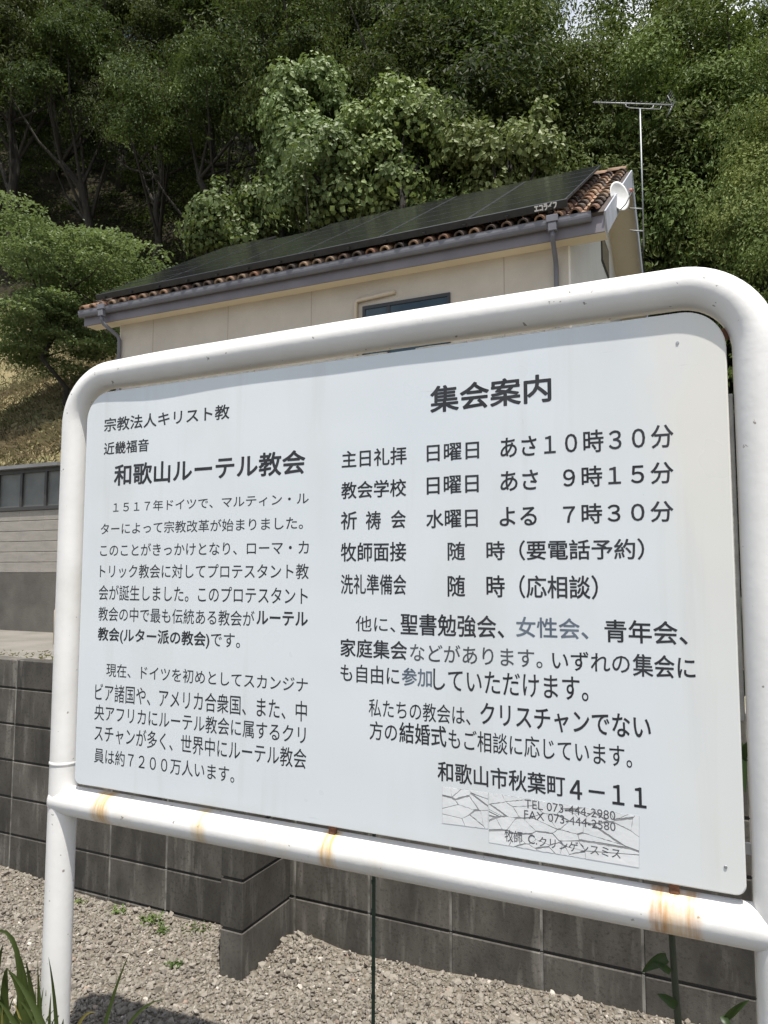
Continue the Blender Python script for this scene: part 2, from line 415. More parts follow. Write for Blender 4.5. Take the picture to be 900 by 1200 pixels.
# writing
INK = pm('black_lettering', (.018, .019, .022), (.04, .042, .048), 12, .5, spec=.35)
FADED = pm('faded_lettering', (.04, .045, .052), (.11, .12, .13), 9, .55, spec=.3)
BLUISH = pm('sun_bleached_lettering', (.085, .11, .145), (.16, .19, .23), 8, .55, spec=.3)
ZA = (80, 440, 2.8125); ZB = (80, 740, 2.8125); ZC = (380, 420, 1.9565); ZD = (380, 690, 1.9565); ZE = (500, 900, 3.4615)
def pan(zm, x, y):
    p = at(zm[0] + x / zm[2], zm[1] + y / zm[2], PF); return p.x, p.z
def text_mesh(body, off):
    cu = bpy.data.curves.new('text', 'FONT'); cu.body = body; cu.size = 1; cu.offset = off; cu.resolution_u = 3
    ob = bpy.data.objects.new('text', cu); me = bpy.data.meshes.new_from_object(ob)
    bpy.data.objects.remove(ob); bpy.data.curves.remove(cu)
    v = np.empty(len(me.vertices) * 3, np.float32); me.vertices.foreach_get('co', v); v = v.reshape(-1, 3)
    fs = [tuple(p.vertices) for p in me.polygons]; bpy.data.meshes.remove(me); return v, fs
def lettering(segs, mat, parent=PANEL, lift=.00025):
    """one mesh per written line; heavier strokes are the same outline laid over itself a hair apart"""
    for seg in segs:
        zm, body, off, x0, y0, x1, y1 = seg[:7]; b = MB()
        v, fs = text_mesh(body, 0)
        X0, Z0 = pan(zm, x0, y0); X1, Z1 = pan(zm, x1, y1)
        if len(seg) > 7: Z1 = pan(zm, x0, seg[7])[1]
        a, c_ = v.min(0), v.max(0); em = (X1 - X0) / (c_[0] - a[0]); ez = (Z1 - Z0) / (c_[1] - a[1])
        m = off * min(em, ez)
        sx_ = (X1 - X0 - 2 * m) / (c_[0] - a[0]); sz_ = (Z1 - Z0 - 2 * m) / (c_[1] - a[1])
        X = X0 + m + (v[:, 0] - a[0]) * sx_; Z = Z0 + m + (v[:, 1] - a[1]) * sz_
        nn = 1 if off < .003 else (6 if off < .012 else 10)
        for c in range(nn):
            dx, dz = (0, 0) if nn == 1 else (m * math.cos(6.2832 * c / nn), m * math.sin(6.2832 * c / nn)); k = len(b.v)
            b.v += [(float(x + dx), PF - lift - c * .000012, float(z + dz)) for x, z in zip(X, Z)]
            for f in fs: b.f.append(tuple(k + i for i in f)); b.sm.append(False); b.mi.append(0)
        b.build('lettering', mat, parent)
rg, md, bd = .004, .014, .022
lettering([(ZA, '宗教法人キリスト教', md, 118, 187, 532, 93)], INK)
lettering([(ZA, '近畿福音', md, 117, 263, 266, 207)], INK)
lettering([(ZA, '和歌山ルーテル教会', bd, 150, 365, 782, 243)], INK)
lettering([(ZA, '１５１７年ドイツで、マルティン・ル', rg, 148, 452, 793, 384), (ZA, 'ターによって宗教改革が始まりました。', rg, 107, 525, 774, 463),
           (ZA, 'このことがきっかけとなり、ローマ・カ', rg, 105, 596, 793, 542), (ZA, 'トリック教会に対してプロテスタント教', rg, 104, 667, 793, 620),
           (ZA, '会が誕生しました。このプロテスタント', rg, 100, 740, 790, 698), (ZA, '教会の中で最も伝統ある教会が', rg, 99, 808, 614, 776),
           (ZA, 'です。', rg, 470, 893, 567, 851)], INK)
lettering([(ZA, 'ルーテル', bd, 620, 821, 790, 780), (ZA, '教会(ルター派の教会)', md + .006, 97, 880, 466, 845)], INK)
lettering([(ZB, '現在、ドイツを初めとしてスカンジナ', rg, 125, 148, 790, 152), (ZB, 'ビア諸国や、アメリカ合衆国、また、中', rg, 88, 227, 787, 230),
           (ZB, '央アフリカにルーテル教会に属するクリ', rg, 86, 291, 783, 312), (ZB, 'スチャンが多く、世界中にルーテル教会', rg, 86, 361, 785, 388),
           (ZB, '員は約７２００万人います。', rg, 85, 431, 548, 446)], INK)
lettering([(ZC, '集会案内', bd, 243, 126, 520, 33)], INK)
lettering([(ZC, '主日礼拝', md, 40, 252, 189, 201), (ZC, '日曜日', md, 235, 238, 355, 189), (ZC, 'あさ１０時３０分', md, 404, 230, 800, 149),
           (ZC, '教会学校', md, 39, 323, 188, 275), (ZC, '日曜日', md, 235, 313, 354, 265), (ZC, 'あさ', md, 404, 305, 490, 254), (ZC, '９時１５分', md, 548, 298, 800, 235),
           (ZC, '祈', md, 38, 393, 75, 350), (ZC, '祷', md, 95, 393, 130, 349), (ZC, '会', md, 153, 390, 187, 347), (ZC, '水曜日', md, 234, 390, 352, 343), (ZC, 'よる', md, 402, 385, 487, 338), (ZC, '７時３０分', md, 548, 381, 800, 325),
           (ZC, '牧師面接', md, 38, 466, 188, 420), (ZC, '随　時（要電話予約）', md, 283, 464, 733, 412),
           (ZC, '洗礼準備会', md, 38, 540, 188, 495), (ZC, '随　時（応相談）', md, 283, 547, 627, 497)], INK)
lettering([(ZD, '他に、', rg, 72, 97, 163, 64), (ZD, '聖書勉強会、', md, 175, 105, 412, 62), (ZD, '青年会、', md, 643, 122, 832, 75),
           (ZD, '家庭集会', md, 37, 155, 190, 120), (ZD, 'いずれの', rg + .004, 523, 185, 700, 149), (ZD, '集会に', md, 708, 200, 850, 155),
           (ZD, 'も自由に', rg + .004, 37, 212, 172, 179), (ZD, 'していただけます。', rg + .004, 250, 232, 605, 203)], INK)
lettering([(ZD, 'などがあります。', rg + .003, 197, 165, 500, 138)], FADED)
lettering([(ZD, '女性会、', md, 440, 110, 605, 68), (ZD, '参加', md, 178, 221, 247, 184)], BLUISH)
lettering([(ZD, '私たちの教会は、', rg, 102, 292, 335, 270), (ZD, 'クリスチャンでない', md, 358, 312, 748, 291)], INK)
lettering([(ZD, '方の', rg + .004, 104, 345, 167, 308), (ZD, '結婚式', md, 172, 352, 280, 315), (ZD, 'もご相談に応じています。', rg + .002, 285, 366, 705, 360)], INK)
lettering([(ZD, '和歌山市秋葉町', md, 260, 440, 552, 428), (ZD, '４－１１', md + .006, 563, 481, 738, 457)], INK)
# two cracked, peeling film labels with newer writing
GLUE = pm('grey_glue_residue', (.20, .205, .21), (.33, .335, .335), 30, .8)
FLAKE = pm('white_film_flake', (.74, .755, .76), (.66, .675, .68), 9, .5, .3, 60, .002)
def peel(quad, rows, seed):
    """an old film label: grey residue with the cracked, shrunken flakes of film still stuck on it"""
    rr_ = random.Random(seed); c4 = [pan(ZE, *p) for p in quad]                 # top-left, top-right, bottom-right, bottom-left
    def uv(u, v):
        tx = [c4[0][k] + (c4[1][k] - c4[0][k]) * u for k in (0, 1)]; bx_ = [c4[3][k] + (c4[2][k] - c4[3][k]) * u for k in (0, 1)]
        return tx[0] + (bx_[0] - tx[0]) * v, tx[1] + (bx_[1] - tx[1]) * v
    b = MB(); b.prism([(uv(*p)[0], PF - .00005, uv(*p)[1]) for p in ((0, 0), (1, 0), (1, 1), (0, 1))], (0, -.0001, 0))
    LAB = b.build('peeling_label', GLUE, PANEL, True)
    Wd = abs(c4[1][0] - c4[0][0]); Ht = abs(c4[3][1] - c4[0][1]); b = MB()
    P = [(rr_.uniform(0, Wd), rr_.uniform(0, Ht)) for _ in range(rows)]
    for _ in range(3):                                                             # spread the seeds a little
        P = [(min(Wd, max(0, x + .25 * sum((x - u) / max(1e-5, (x - u) ** 2 + (y - v) ** 2) for u, v in P if (u, v) != (x, y)) * 1e-5)), y) for x, y in P]
    AN = 2.1                                                                       # cracks run mostly along the label
    for i, (sx_, sy_) in enumerate(P):
        poly = [(0.0005, .0005), (Wd - .0005, .0005), (Wd - .0005, Ht - .0005), (.0005, Ht - .0005)]
        for k, (ux, uy) in enumerate(P):
            if k == i: continue
            nx, ny = (ux - sx_), (uy - sy_) * AN * AN; L_ = math.hypot(nx, ny)
            h = random.Random(min(i, k) * 101 + max(i, k) * 7 + seed).random()
            g = .0004 + (.0034 * max(0, h - .35) + .0004) * (ny / L_) ** 2
            d0 = (nx * (sx_ + ux) / 2 + ny * (sy_ + uy) / 2) / L_ - g; out_ = []
            for a_, c_ in zip(poly, poly[1:] + poly[:1]):
                da, dc = (nx * a_[0] + ny * a_[1]) / L_ - d0, (nx * c_[0] + ny * c_[1]) / L_ - d0
                if da <= 0: out_.append(a_)
                if da * dc < 0: t = da / (da - dc); out_.append((a_[0] + (c_[0] - a_[0]) * t, a_[1] + (c_[1] - a_[1]) * t))
            poly = out_
            if len(poly) < 3: break
        if len(poly) < 3: continue
        rag = []
        for a_, c_ in zip(poly, poly[1:] + poly[:1]):
            ln_ = math.hypot(c_[0] - a_[0], c_[1] - a_[1]); m_ = max(1, int(ln_ / .005)); edge = min(a_[0], c_[0]) < .0006 or max(a_[0], c_[0]) > Wd - .0006
            for q in range(m_):
                t = q / m_; jx_, jy_ = (0, 0) if edge else (rr_.uniform(-.0004, .0004), rr_.uniform(-.0007, .0007))
                rag.append((min(Wd, max(0, a_[0] + (c_[0] - a_[0]) * t + jx_)), min(Ht, max(0, a_[1] + (c_[1] - a_[1]) * t + jy_))))
        if len(rag) < 3: continue
        b.prism([(p_[0], PF - .0002, p_[1]) for p_ in (uv(x / Wd, y / Ht) for x, y in rag)], (0, -rr_.uniform(.0003, .0005), 0))
    b.build('film_flakes', FLAKE, LAB, True)
peel([(63, 76), (250, 100), (249, 247), (63, 224)], 13, 4)
peel([(252, 100), (863, 196), (862, 405), (252, 302)], 46, 9)
INK2 = pm('grey_lettering', (.05, .05, .055), (.12, .12, .13), 30, .6)
lettering([(ZE, 'TEL 073-444-2980', .002, 398, 161, 765, 165, 126), (ZE, 'FAX 073-444-2580', .002, 396, 203, 766, 214, 169)], INK2, lift=.0008)
lettering([(ZE, '牧師', .004, 317, 296, 388, 258), (ZE, 'C.', .004, 412, 305, 448, 274), (ZE, 'クリンゲンスミス', .004, 455, 316, 786, 327)], INK2, lift=.0008)
# fixings
STEEL = pm('galvanised_steel', (.45, .46, .47), (.33, .34, .35), 30, .45, metal=.7)
RUSTM = pm('rusty_steel', (.22, .09, .04), (.10, .05, .03), 40, .85, .4, 120)
GREYB = pm('grey_batten', (.40, .40, .38), (.30, .30, .285), 25, .7, .3, 90)  # grey strip behind the panel, filling the gap by the right post
b = MB(); b.box((-.03, PF + .0185, EYE - .30), (XR - .0475, PF + .030, EYE + .375), 0, .002); nb(b.build('side_batten', GREYB, NB))
BEAD = pm('cream_bead', (.80, .74, .60), (.55, .50, .40), 60, .7, .3, 80)  # thin broken cream strips along the panel's top edge
for xa, xb in ((-1.62, -1.19), (-1.17, -.78), (-.70, -.565), (-.545, -.475), (-.44, -.375), (-.36, -.33), (-.27, -.225)):
    b = MB(); kk = max(3, int((xb - xa) / .03)); b.tube([(xa + (xb - xa) * i / kk, PF + .009, pz1 + .0022 + .0012 * nz(i * .7, xa * 9)) for i in range(kk + 1)], [.0034 * (1 + .35 * nz(i * .9, xa * 5, 2)) for i in range(kk + 1)], 8); nb(b.build('edge_bead', BEAD, NB))
for bx in (-.93, -.128):
    b = MB(); b.box((bx - .010, PF + .004, ZR + .036), (bx + .010, PF + .017, pz0 + .01), 0, .002); nb(b.build('fixing_tab', RUSTM, NB))
for (zz, mt) in ((EYE + .505, RUSTM), (EYE - .55, STEEL)):
    b = MB(); b.box((px1 - .02, PF + .02, zz - .012), (XR - .03, PF + .026, zz + .012), 0, .001); nb(b.build('bracket', mt, NB))
for (sx_, sz_) in ((-.088, .492), (-.03, -.585)):
    b = MB(); b.tube([(sx_, PF + .001, EYE + sz_), (sx_, PF - .0016, EYE + sz_)], [.0038, .003], 12); nb(b.build('rivet', STEEL, NB))

# ------------------------------------------------------------------ house
ROOT = Vector((-1.728, 11.0, .42)); ANG = R(.9); GZ = 5.414 + EYE - .42      # gutter-top height above the yard
HO = thing('house', ROOT, 'two-storey beige house with solar panels over a terracotta tiled roof, behind the notice board', 'house', rz=ANG)
WALLM = pm('beige_render', (.57, .515, .44), (.49, .44, .375), 1.2, .9, .7, 30, .012)
CREAM = pm('cream_render', (.80, .76, .68), (.74, .70, .62), 1.5, .9, .5, 30, .01)
SOFF = pm('beige_soffit', (.74, .65, .50), (.70, .61, .46), 2, .7)
GUT = pm('slate_gutter', (.165, .168, .19), (.125, .125, .145), 3, .5, spec=.4)
FASC = pm('purple_grey_fascia', (.20, .188, .21), (.165, .155, .175), 2, .6)
BARGE = pm('pale_grey_board', (.44, .46, .51), (.36, .38, .42), 3, .5)
DARKF = pm('dark_window_frame', (.02, .021, .022), (.03, .03, .03), 3, .4)
n = N('window_glass'); n.col(n.mix(n.rng(n.noise(.8), .4, .6), (.02, .035, .045), (.05, .075, .085))); n.set(.08, 0, .6); GLASS = n.m
n = N('terracotta'); ge = n.add('NewGeometry'); ramp = n.add('ValToRGB'); n.link(ge.outputs['Random Per Island'], ramp.inputs[0])
el = ramp.color_ramp.elements; el[0].position = 0; el[0].color = (.022, .019, .017, 1); el[1].position = 1; el[1].color = (.38, .26, .165, 1)
for p_, c_ in ((.3, (.075, .055, .045)), (.5, (.22, .11, .065)), (.65, (.30, .18, .11)), (.82, (.17, .125, .09))):
    e = el.new(p_); e.color = (*c_, 1)
n.col(n.mix(n.rng(n.noise(9, 5), .4, .7, 0, .6), ramp.outputs[0], (.16, .12, .09))); n.set(.8, 0, .3); n.bump(n.noise(50), .3, .006); TERRA = n.m
RUN, RISE, LEN = 4.5, 2.95, 10.37
TH = math.atan2(RISE, RUN); CT, ST = math.cos(TH), math.sin(TH); SL = RUN / CT
XA, XB = -LEN, .21                                                # roof ends (gables)
def fr(x, s, nn): return (x, .02 + s * CT - nn * ST, GZ + .0 + s * ST + nn * CT)       # front slope
def rrf(x, s, nn): return (x, .02 + 2 * RUN - s * CT + nn * ST, GZ + s * ST + nn * CT)  # rear slope
WX0, WX1, WY0, WY1 = -9.62, -.42, .36, 2 * RUN - .36
b = MB(); wt = GZ - .285
b.box((WX0, WY0, -.4), (WX1, WY1, wt))
b.build('wall', WALLM, HO)
for gx in (WX0 + .0, WX1):                                       # gable walls, slightly proud, cream
    b = MB(); s_ = 1 if gx == WX1 else -1; zr = GZ + RISE - .20
    def zroof(y): return GZ - .16 + RISE * (1 - abs(y - RUN - .02) / RUN)
    b.prism([(gx, WY0 + .012, -.4), (gx, WY1 - .012, -.4), (gx, WY1 - .012, zroof(WY1)), (gx, RUN + .02, zroof(RUN + .02)), (gx, WY0 + .012, zroof(WY0))], (.03 * s_, 0, 0))
    b.build('gable_wall', CREAM, HO, True)
b = MB()                                                          # vertical joints in the render
for jx_ in (-8.75, -6.9, -5.05, -1.45): b.box((jx_ - .006, WY0 - .003, 3.5), (jx_ + .006, WY0 + .002, wt - .002))
b.build('render_joint', pm('joint_filler', (.36, .30, .235)), HO)
# roof: decks, barrel tiles, ridge
DECK = pm('dark_roof_deck', (.05, .04, .035), (.08, .06, .05), 4, .9)
b = MB()
for f in (fr, rrf):
    b.prism([f(XA + .04, .0, -.05), f(XB - .04, .0, -.05), f(XB - .04, SL - .03, -.05), f(XA + .04, SL - .03, -.05)], Vector(f(0, 0, .0)) - Vector(f(0, 0, -.045)))
ROOF = b.build('roof', DECK, HO, True)
def tile(b, f, x, s, r1=.083, r2=.072, ln=.47):
    k = len(b.v); sg = 6
    for (ss, rr_, lift) in ((s, r1, .05), (s + ln, r2, .012)):
        for r3 in (rr_, rr_ - .026):
            for i in range(sg + 1):
                a = math.pi * i / sg; b.v.append(f(x + r3 * math.cos(a), ss, lift + r3 * .95 * math.sin(a)))
    m_ = sg + 1
    def q(i0, i1, sm):
        for i in range(sg):
            b.f.append((k + i0*m_ + i, k + i0*m_ + i + 1, k + i1*m_ + i + 1, k + i1*m_ + i)); b.sm.append(sm); b.mi.append(0)
    q(0, 2, True); q(1, 0, False); q(3, 1, True)
def pan_tile(b, f, x, s, ln=.47, hw=.075):
    k = len(b.v)
    for ss, lift in ((s, .02), (s + ln, .0)):
        for i in range(5):
            t = -1 + i / 2; b.v.append(f(x + hw * t, ss, lift + .03 * t * t))
    for i in range(4): b.f.append((k + i, k + i + 1, k + 6 + i, k + 5 + i)); b.sm.append(True); b.mi.append(0)
NCOL = 40; PIT = (XB - XA - .02) / NCOL
for f in (fr, rrf):
    b = MB()
    for i in range(NCOL):
        x = XA + .10 + PIT * i
        for r_ in range(13):
            tile(b, f, x + random.uniform(-.006, .006), -.06 + r_ * .415 + random.uniform(-.006, .006))
            if i < NCOL - 1: pan_tile(b, f, x + PIT / 2, -.05 + r_ * .415)
    b.build('roof_tiles', TERRA, ROOF)
b = MB()
for i in range(31):
    x = XA - .01 + i * .337
    for dz in (0,):
        k = len(b.v); sg = 8
        for xx, r_ in ((x, .115), (x + .37, .10)):
            for r3 in (r_, r_ - .02):
                for j in range(sg + 1):
                    a = math.pi * j / sg; b.v.append((xx, RUN + .02 + r3 * 1.1 * math.cos(a), GZ + RISE + .02 + r3 * math.sin(a) + (.012 if xx == x else 0)))
        m_ = sg + 1
        for i0, i1 in ((0, 2), (1, 0), (3, 1), (2, 3)):
            for j in range(sg): b.f.append((k + i0*m_ + j, k + i0*m_ + j + 1, k + i1*m_ + j + 1, k + i1*m_ + j)); b.sm.append(i0 != 1); b.mi.append(0)
b.build('ridge_tiles', TERRA, ROOF)
# eaves, gutters
for side in (0, 1):
    def yy(v): return v if side == 0 else 2 * RUN + .04 - v
    b = MB(); prof = []
    for k in range(9):
        a = math.pi + math.pi * k / 8; prof.append((-.005 + .062 * math.cos(a), GZ - .055 + .085 * math.sin(a)))
    prof = [(-.072, GZ + .0), (-.067, GZ - .004)] + prof + [(.055, GZ - .02)]
    for (p, q) in zip(prof[:-1], prof[1:]):
        b.poly([(XA - .02, yy(p[0]), p[1]), (-.0, yy(p[0]), p[1]), (-.0, yy(q[0]), q[1]), (XA - .02, yy(q[0]), q[1])], True)
    for xe in (XA - .02, -.0): b.poly([(xe, yy(p[0]), p[1]) for p in prof])
    b.build('gutter', GUT, HO, False)
    b = MB(); b.box((XA + .03, min(yy(.062), yy(.09)), GZ - .30), (XB - .03, max(yy(.062), yy(.09)), GZ - .02)); b.build('fascia', FASC, HO)
    b = MB(); b.box((XA + .04, min(yy(.09), yy(.40)), GZ - .288), (XB - .03, max(yy(.09), yy(.40)), GZ - .272)); b.build('soffit', SOFF, HO)
for f in (fr, rrf):                                                # sloping soffits and barge boards at both gables
    for (xa, xb, xo) in ((WX1 + .01, XB - .03, XB), (XA + .03, WX0 - .01, XA)):
        b = MB(); b.prism([f(xa, .10, -.16), f(xb, .10, -.16), f(xb, SL - .02, -.16), f(xa, SL - .02, -.16)], Vector(f(0, 0, 0)) - Vector(f(0, 0, -.016)))
        b.build('verge_soffit', SOFF, HO, True)
        b = MB(); t_ = .026 if xo > -1 else -.026
        b.prism([f(xo - t_, -.02, -.33), f(xo - t_, SL - .0, -.29), f(xo - t_, SL + .0, .015), f(xo - t_, -.02, .0)], (t_, 0, 0))
        b.build('barge_board', BARGE, HO, True)
# windows
def window(x0, x1, z0, z1, mull):
    b = MB(); y0 = WY0 - .03
    for a_, c_ in (((x0, z0), (x0 + .05, z1)), ((x1 - .05, z0), (x1, z1)), ((x0 + .05, z1 - .06), (x1 - .05, z1)), ((x0 + .05, z0), (x1 - .05, z0 + .05))):
        b.box((a_[0], y0, a_[1]), (c_[0], WY0 - .001, c_[1]))
    for m_ in mull: b.box((m_ - .03, y0 + .004, z0 + .05), (m_ + .03, WY0 - .004, z1 - .06))
    o = b.build('window', DARKF, HO)
    b = MB(); b.box((x0 + .05, WY0 - .012, z0 + .05), (x1 - .05, WY0 - .006, z1 - .06)); b.build('pane', GLASS, o)
window(-4.0, -2.37, GZ - 2.0, GZ - .74, (-3.5,))
b = MB(); xg = WX1 + .03
b.box((xg, 4.0, GZ + .90), (xg + .02, 5.1, GZ + 1.55)); o = b.build('window', DARKF, HO)
b = MB(); b.box((xg + .02, 4.06, GZ + .96), (xg + .024, 5.04, GZ + 1.49)); b.build('pane', GLASS, o)
b = MB(); b.tube([(-4.12, WY0 - .04, GZ - 2.4), (-4.12, WY0 - .04, GZ - .66), (-4.09, WY0 - .045, GZ - .63), (-3.6, WY0 - .045, GZ - .60), (-3.36, WY0 - .045, GZ - .58)], .036, 10)
b.build('pipe_cover', pm('beige_plastic', (.55, .47, .37), None, 3, .5), HO)
b = MB(); b.box((-.42, WY0 + .2, GZ - 1.05), (-.36, WY0 + .28, GZ - .93), 0, .01); b.build('wall_lamp', DARKF, HO)
def downpipe(xh, xw):
    b = MB(); z0 = GZ - .02
    b.box((xh - .09, -.13, z0 - .06), (xh + .09, -.075, z0 + .05), 0, .008)
    b.box((xh - .065, -.122, z0 - .20), (xh + .065, -.03, z0 - .062), 0, .01)
    o = b.build('downpipe', GUT, HO)
    b = MB(); b.tube([(xh, -.07, z0 - .19), (xh, -.07, z0 - .27), (xh + (xw - xh) * .12, -.03, z0 - .34), (xh + (xw - xh) * .9, WY0 - .09, z0 - .52), (xw, WY0 - .05, z0 - .60), (xw, WY0 - .05, z0 - 2.2), (xw, WY0 - .05, z0 - GZ + .1)], .038, 12)
    for zc in (1.0, 3.0): b.box((xw - .05, WY0 - .09, z0 - zc - .02), (xw + .05, WY0, z0 - zc + .02))
    b.build('pipe', GUT, o)
downpipe(-.57, -.60); downpipe(-9.72, -9.60)
# solar panels
n = N('solar_cells'); sx = n.add('SeparateXYZ'); n.link(n.tc.outputs['Object'], sx.inputs[0])
def lines(v, per, wd): return n.math('LESS_THAN', n.math('FRACT', n.math('DIVIDE', v, per)), wd)
ln = n.math('MAXIMUM', lines(sx.outputs[0], .1565, .03), lines(sx.outputs[1], .1565, .03))
n.col(n.mix(ln, (.011, .0115, .012), (.028, .030, .031))); n.set(.16, 0, .5); CELL = n.m
FRAME = pm('black_anodised', (.03, .032, .034), (.04, .042, .045), 8, .4, metal=.3)
PW, PH = 1.565, .80
b = MB(); b.box((0, 0, 0), (PW, PH, .036), 1)
b.box((.018, .018, .0361), (PW - .018, PH - .018, .0375), 0)
e_ = [((0, 0), (PW, .018)), ((0, PH - .018), (PW, PH)), ((0, .018), (.018, PH - .018)), ((PW - .018, .018), (PW, PH - .018))]
for a_, c_ in e_: b.box((*a_, .0362), (*c_, .040), 1)
first = None
for k in range(6):
    for r_ in range(6 if k != 4 else 5):
        loc = fr(-.36 - (k + 1) * 1.582 + .012, .11 + r_ * .835, .225)
        if first is None: first = b.build('solar_panel', [CELL, FRAME], HO); o = first
        else:
            o = first.copy(); COL.objects.link(o)
        o.location = loc; o.rotation_euler = (TH, 0, 0)
b = MB()
b.prism([fr(-9.93, .075, .15), fr(-9.93, .105, .15), fr(-9.93, .105, .265), fr(-9.93, .075, .26)], (9.58, 0, 0)); TRIM = b.build('panel_trim', FRAME, HO, True)
b = MB()
for k in range(14): b.prism([fr(-.62 - k * .7, .03, .17), fr(-.62 - k * .7, .073, .17), fr(-.62 - k * .7, .073, .20), fr(-.62 - k * .7, .03, .20)], (.05, 0, 0))
b.build('panel_clip', FRAME, HO, True)
v, fs = text_mesh('エコライフ', .0); b = MB(); a, c_ = v.min(0), v.max(0)
for c in range(9):
    dx, dz = (0, 0) if c == 8 else (.006 * math.cos(c * .7854), .006 * math.sin(c * .7854)); k = len(b.v)
    for p in v: b.v.append(fr(float(-.85 + dx + (p[0] - a[0]) / (c_[0] - a[0]) * .34), .0735 - c * .0001, float(.165 + dz + (p[1] - a[1]) / (c_[1] - a[1]) * .092)))
    for f in fs: b.f.append(tuple(k + q for q in f)); b.sm.append(False); b.mi.append(0)
b.build('lettering', pm('white_lettering', (.8, .8, .8), None, 3, .5), TRIM)

HM = Matrix.Translation(ROOT) @ Matrix.Rotation(ANG, 4, 'Z')
# satellite dish on the gable
DP = HM @ Vector((.25, 1.55, GZ + .95))
DI = thing('satellite_dish', DP, 'white oval satellite dish on the right gable of the house', 'satellite dish')
vw = (DP - Vector((0, 0, EYE))).normalized(); vr_ = vw.cross(Vector((0, 0, 1))).normalized(); vu = vr_.cross(vw).normalized()
nrm = (vw * -.56 + (vr_ * .92 + vu * .39).normalized() * .83).normalized(); ua = nrm.cross(Vector((0, 0, 1))).normalized(); ub = ua.cross(nrm).normalized()
b = MB(); rings = 8; sg = 32; RD = .235
for k in range(rings + 1):
    for j in range(sg):
        r_ = RD * k / rings; a = 2 * math.pi * j / sg
        b.v.append(tuple(ua * (r_ * math.cos(a)) + ub * (r_ * 1.08 * math.sin(a)) + nrm * (.22 * r_ * r_ / RD - .04)))
for k in range(rings):
    for j in range(sg): b.f.append((k*sg+j, k*sg+(j+1)%sg, (k+1)*sg+(j+1)%sg, (k+1)*sg+j)); b.sm.append(True); b.mi.append(0)
kk = len(b.v)
for k in range(rings + 1):
    for j in range(sg):
        p = Vector(b.v[k*sg + j]) - nrm * .012; b.v.append(tuple(p))
for k in range(rings):
    for j in range(sg): b.f.append((kk+k*sg+j, kk+(k+1)*sg+j, kk+(k+1)*sg+(j+1)%sg, kk+k*sg+(j+1)%sg)); b.sm.append(True); b.mi.append(0)
for j in range(sg): b.f.append((rings*sg+j, rings*sg+(j+1)%sg, kk+rings*sg+(j+1)%sg, kk+rings*sg+j)); b.sm.append(False); b.mi.append(0)
DW = pm('white_dish_paint', (.80, .80, .78), (.74, .74, .72), 9, .45)
b.build('reflector', DW, DI)
b = MB(); b.tube([nrm * -.045, nrm * -.10, nrm * -.12 + Vector((-.02, .03, -.10)), Vector((-.03, .10, -.22))], .018, 10)
b.build('mount', STEEL, DI)
b = MB(); b.tube([ub * -.24 + nrm * .01, ub * -.2 + nrm * .12, ub * -.03 + nrm * .27], .010, 8); b.build('feed_arm', STEEL, DI)
b = MB(); b.tube([ub * -.035 + nrm * .275, nrm * .22], [.028, .024], 10); b.build('feed_horn', pm('reddish_plastic', (.45, .20, .15), None, 5, .5), DI)
# television aerial
AP = HM @ Vector((.39, 4.62, 0)); top = at(750, 127, AP.y).z; AP = Vector((at(750, 128, AP.y).x, AP.y, GZ + 1.95))
AE = thing('television_aerial', AP, 'tall television aerial on a thin mast rising above the right gable', 'aerial')
ALU = pm('weathered_aluminium', (.42, .44, .45), (.34, .35, .36), 20, .55, metal=.25)
hm = top - AP.z
b = MB(); b.tube([(0, 0, -.2), (0, 0, hm)], .0145, 10)
for zz in (.12, .60): b.tube([(0, 0, zz), (-.27, -.03, zz + .06)], .014, 6)
b.build('mast', ALU, AE)
b = MB(); b.tube([(0, 0, .1), (-.05, .2, -.4), (.0, 1.2, -1.1), (.06, 2.6, -2.05), (.10, 3.8, -2.9)], .012, 6); b.build('cable', DARKF, AE)
bd_ = (RIGHT * .98 + Vector((0, 0, -.035))).normalized(); el_ = bd_.cross(Vector((0, 0, 1))).normalized()
tp = Vector((0, 0, hm + .10))
b = MB(); b.tube([tp - bd_ * .98, tp + bd_ * .68], .013, 8)
b.tube([tp - bd_ * .30 - Vector((0, 0, .0)), tp - bd_ * .29 - Vector((0, 0, .07)), tp - bd_ * .2 - Vector((0, 0, .10)), tp + bd_ * .2 - Vector((0, 0, .105)), tp + bd_ * .27 - Vector((0, 0, .08)), tp + bd_ * .29], .009, 6)
b.tube([tp + bd_ * .2 - Vector((0, 0, .105)), tp + bd_ * .42 - Vector((0, 0, .105)), tp + bd_ * .45 - Vector((0, 0, .03))], .007, 6)
b.build('boom', ALU, AE)
for k in range(15):
    p = tp - bd_ * (.94 - k * .105); b = MB(); b.tube([p - el_ * .085, p + el_ * .085], .0045, 6); b.build('director', ALU, AE)
for sgn in (1, -1):
    b = MB()
    for k in range(5):
        p = tp + bd_ * (.68 - k * .02) + Vector((0, 0, sgn * (.02 + k * .045))) ; b.tube([p - el_ * .16, p + el_ * .16], .0045, 6)
    b.tube([tp + bd_ * .68, tp + bd_ * .59 + Vector((0, 0, sgn * .21))], .006, 6); b.build('reflector', ALU, AE)

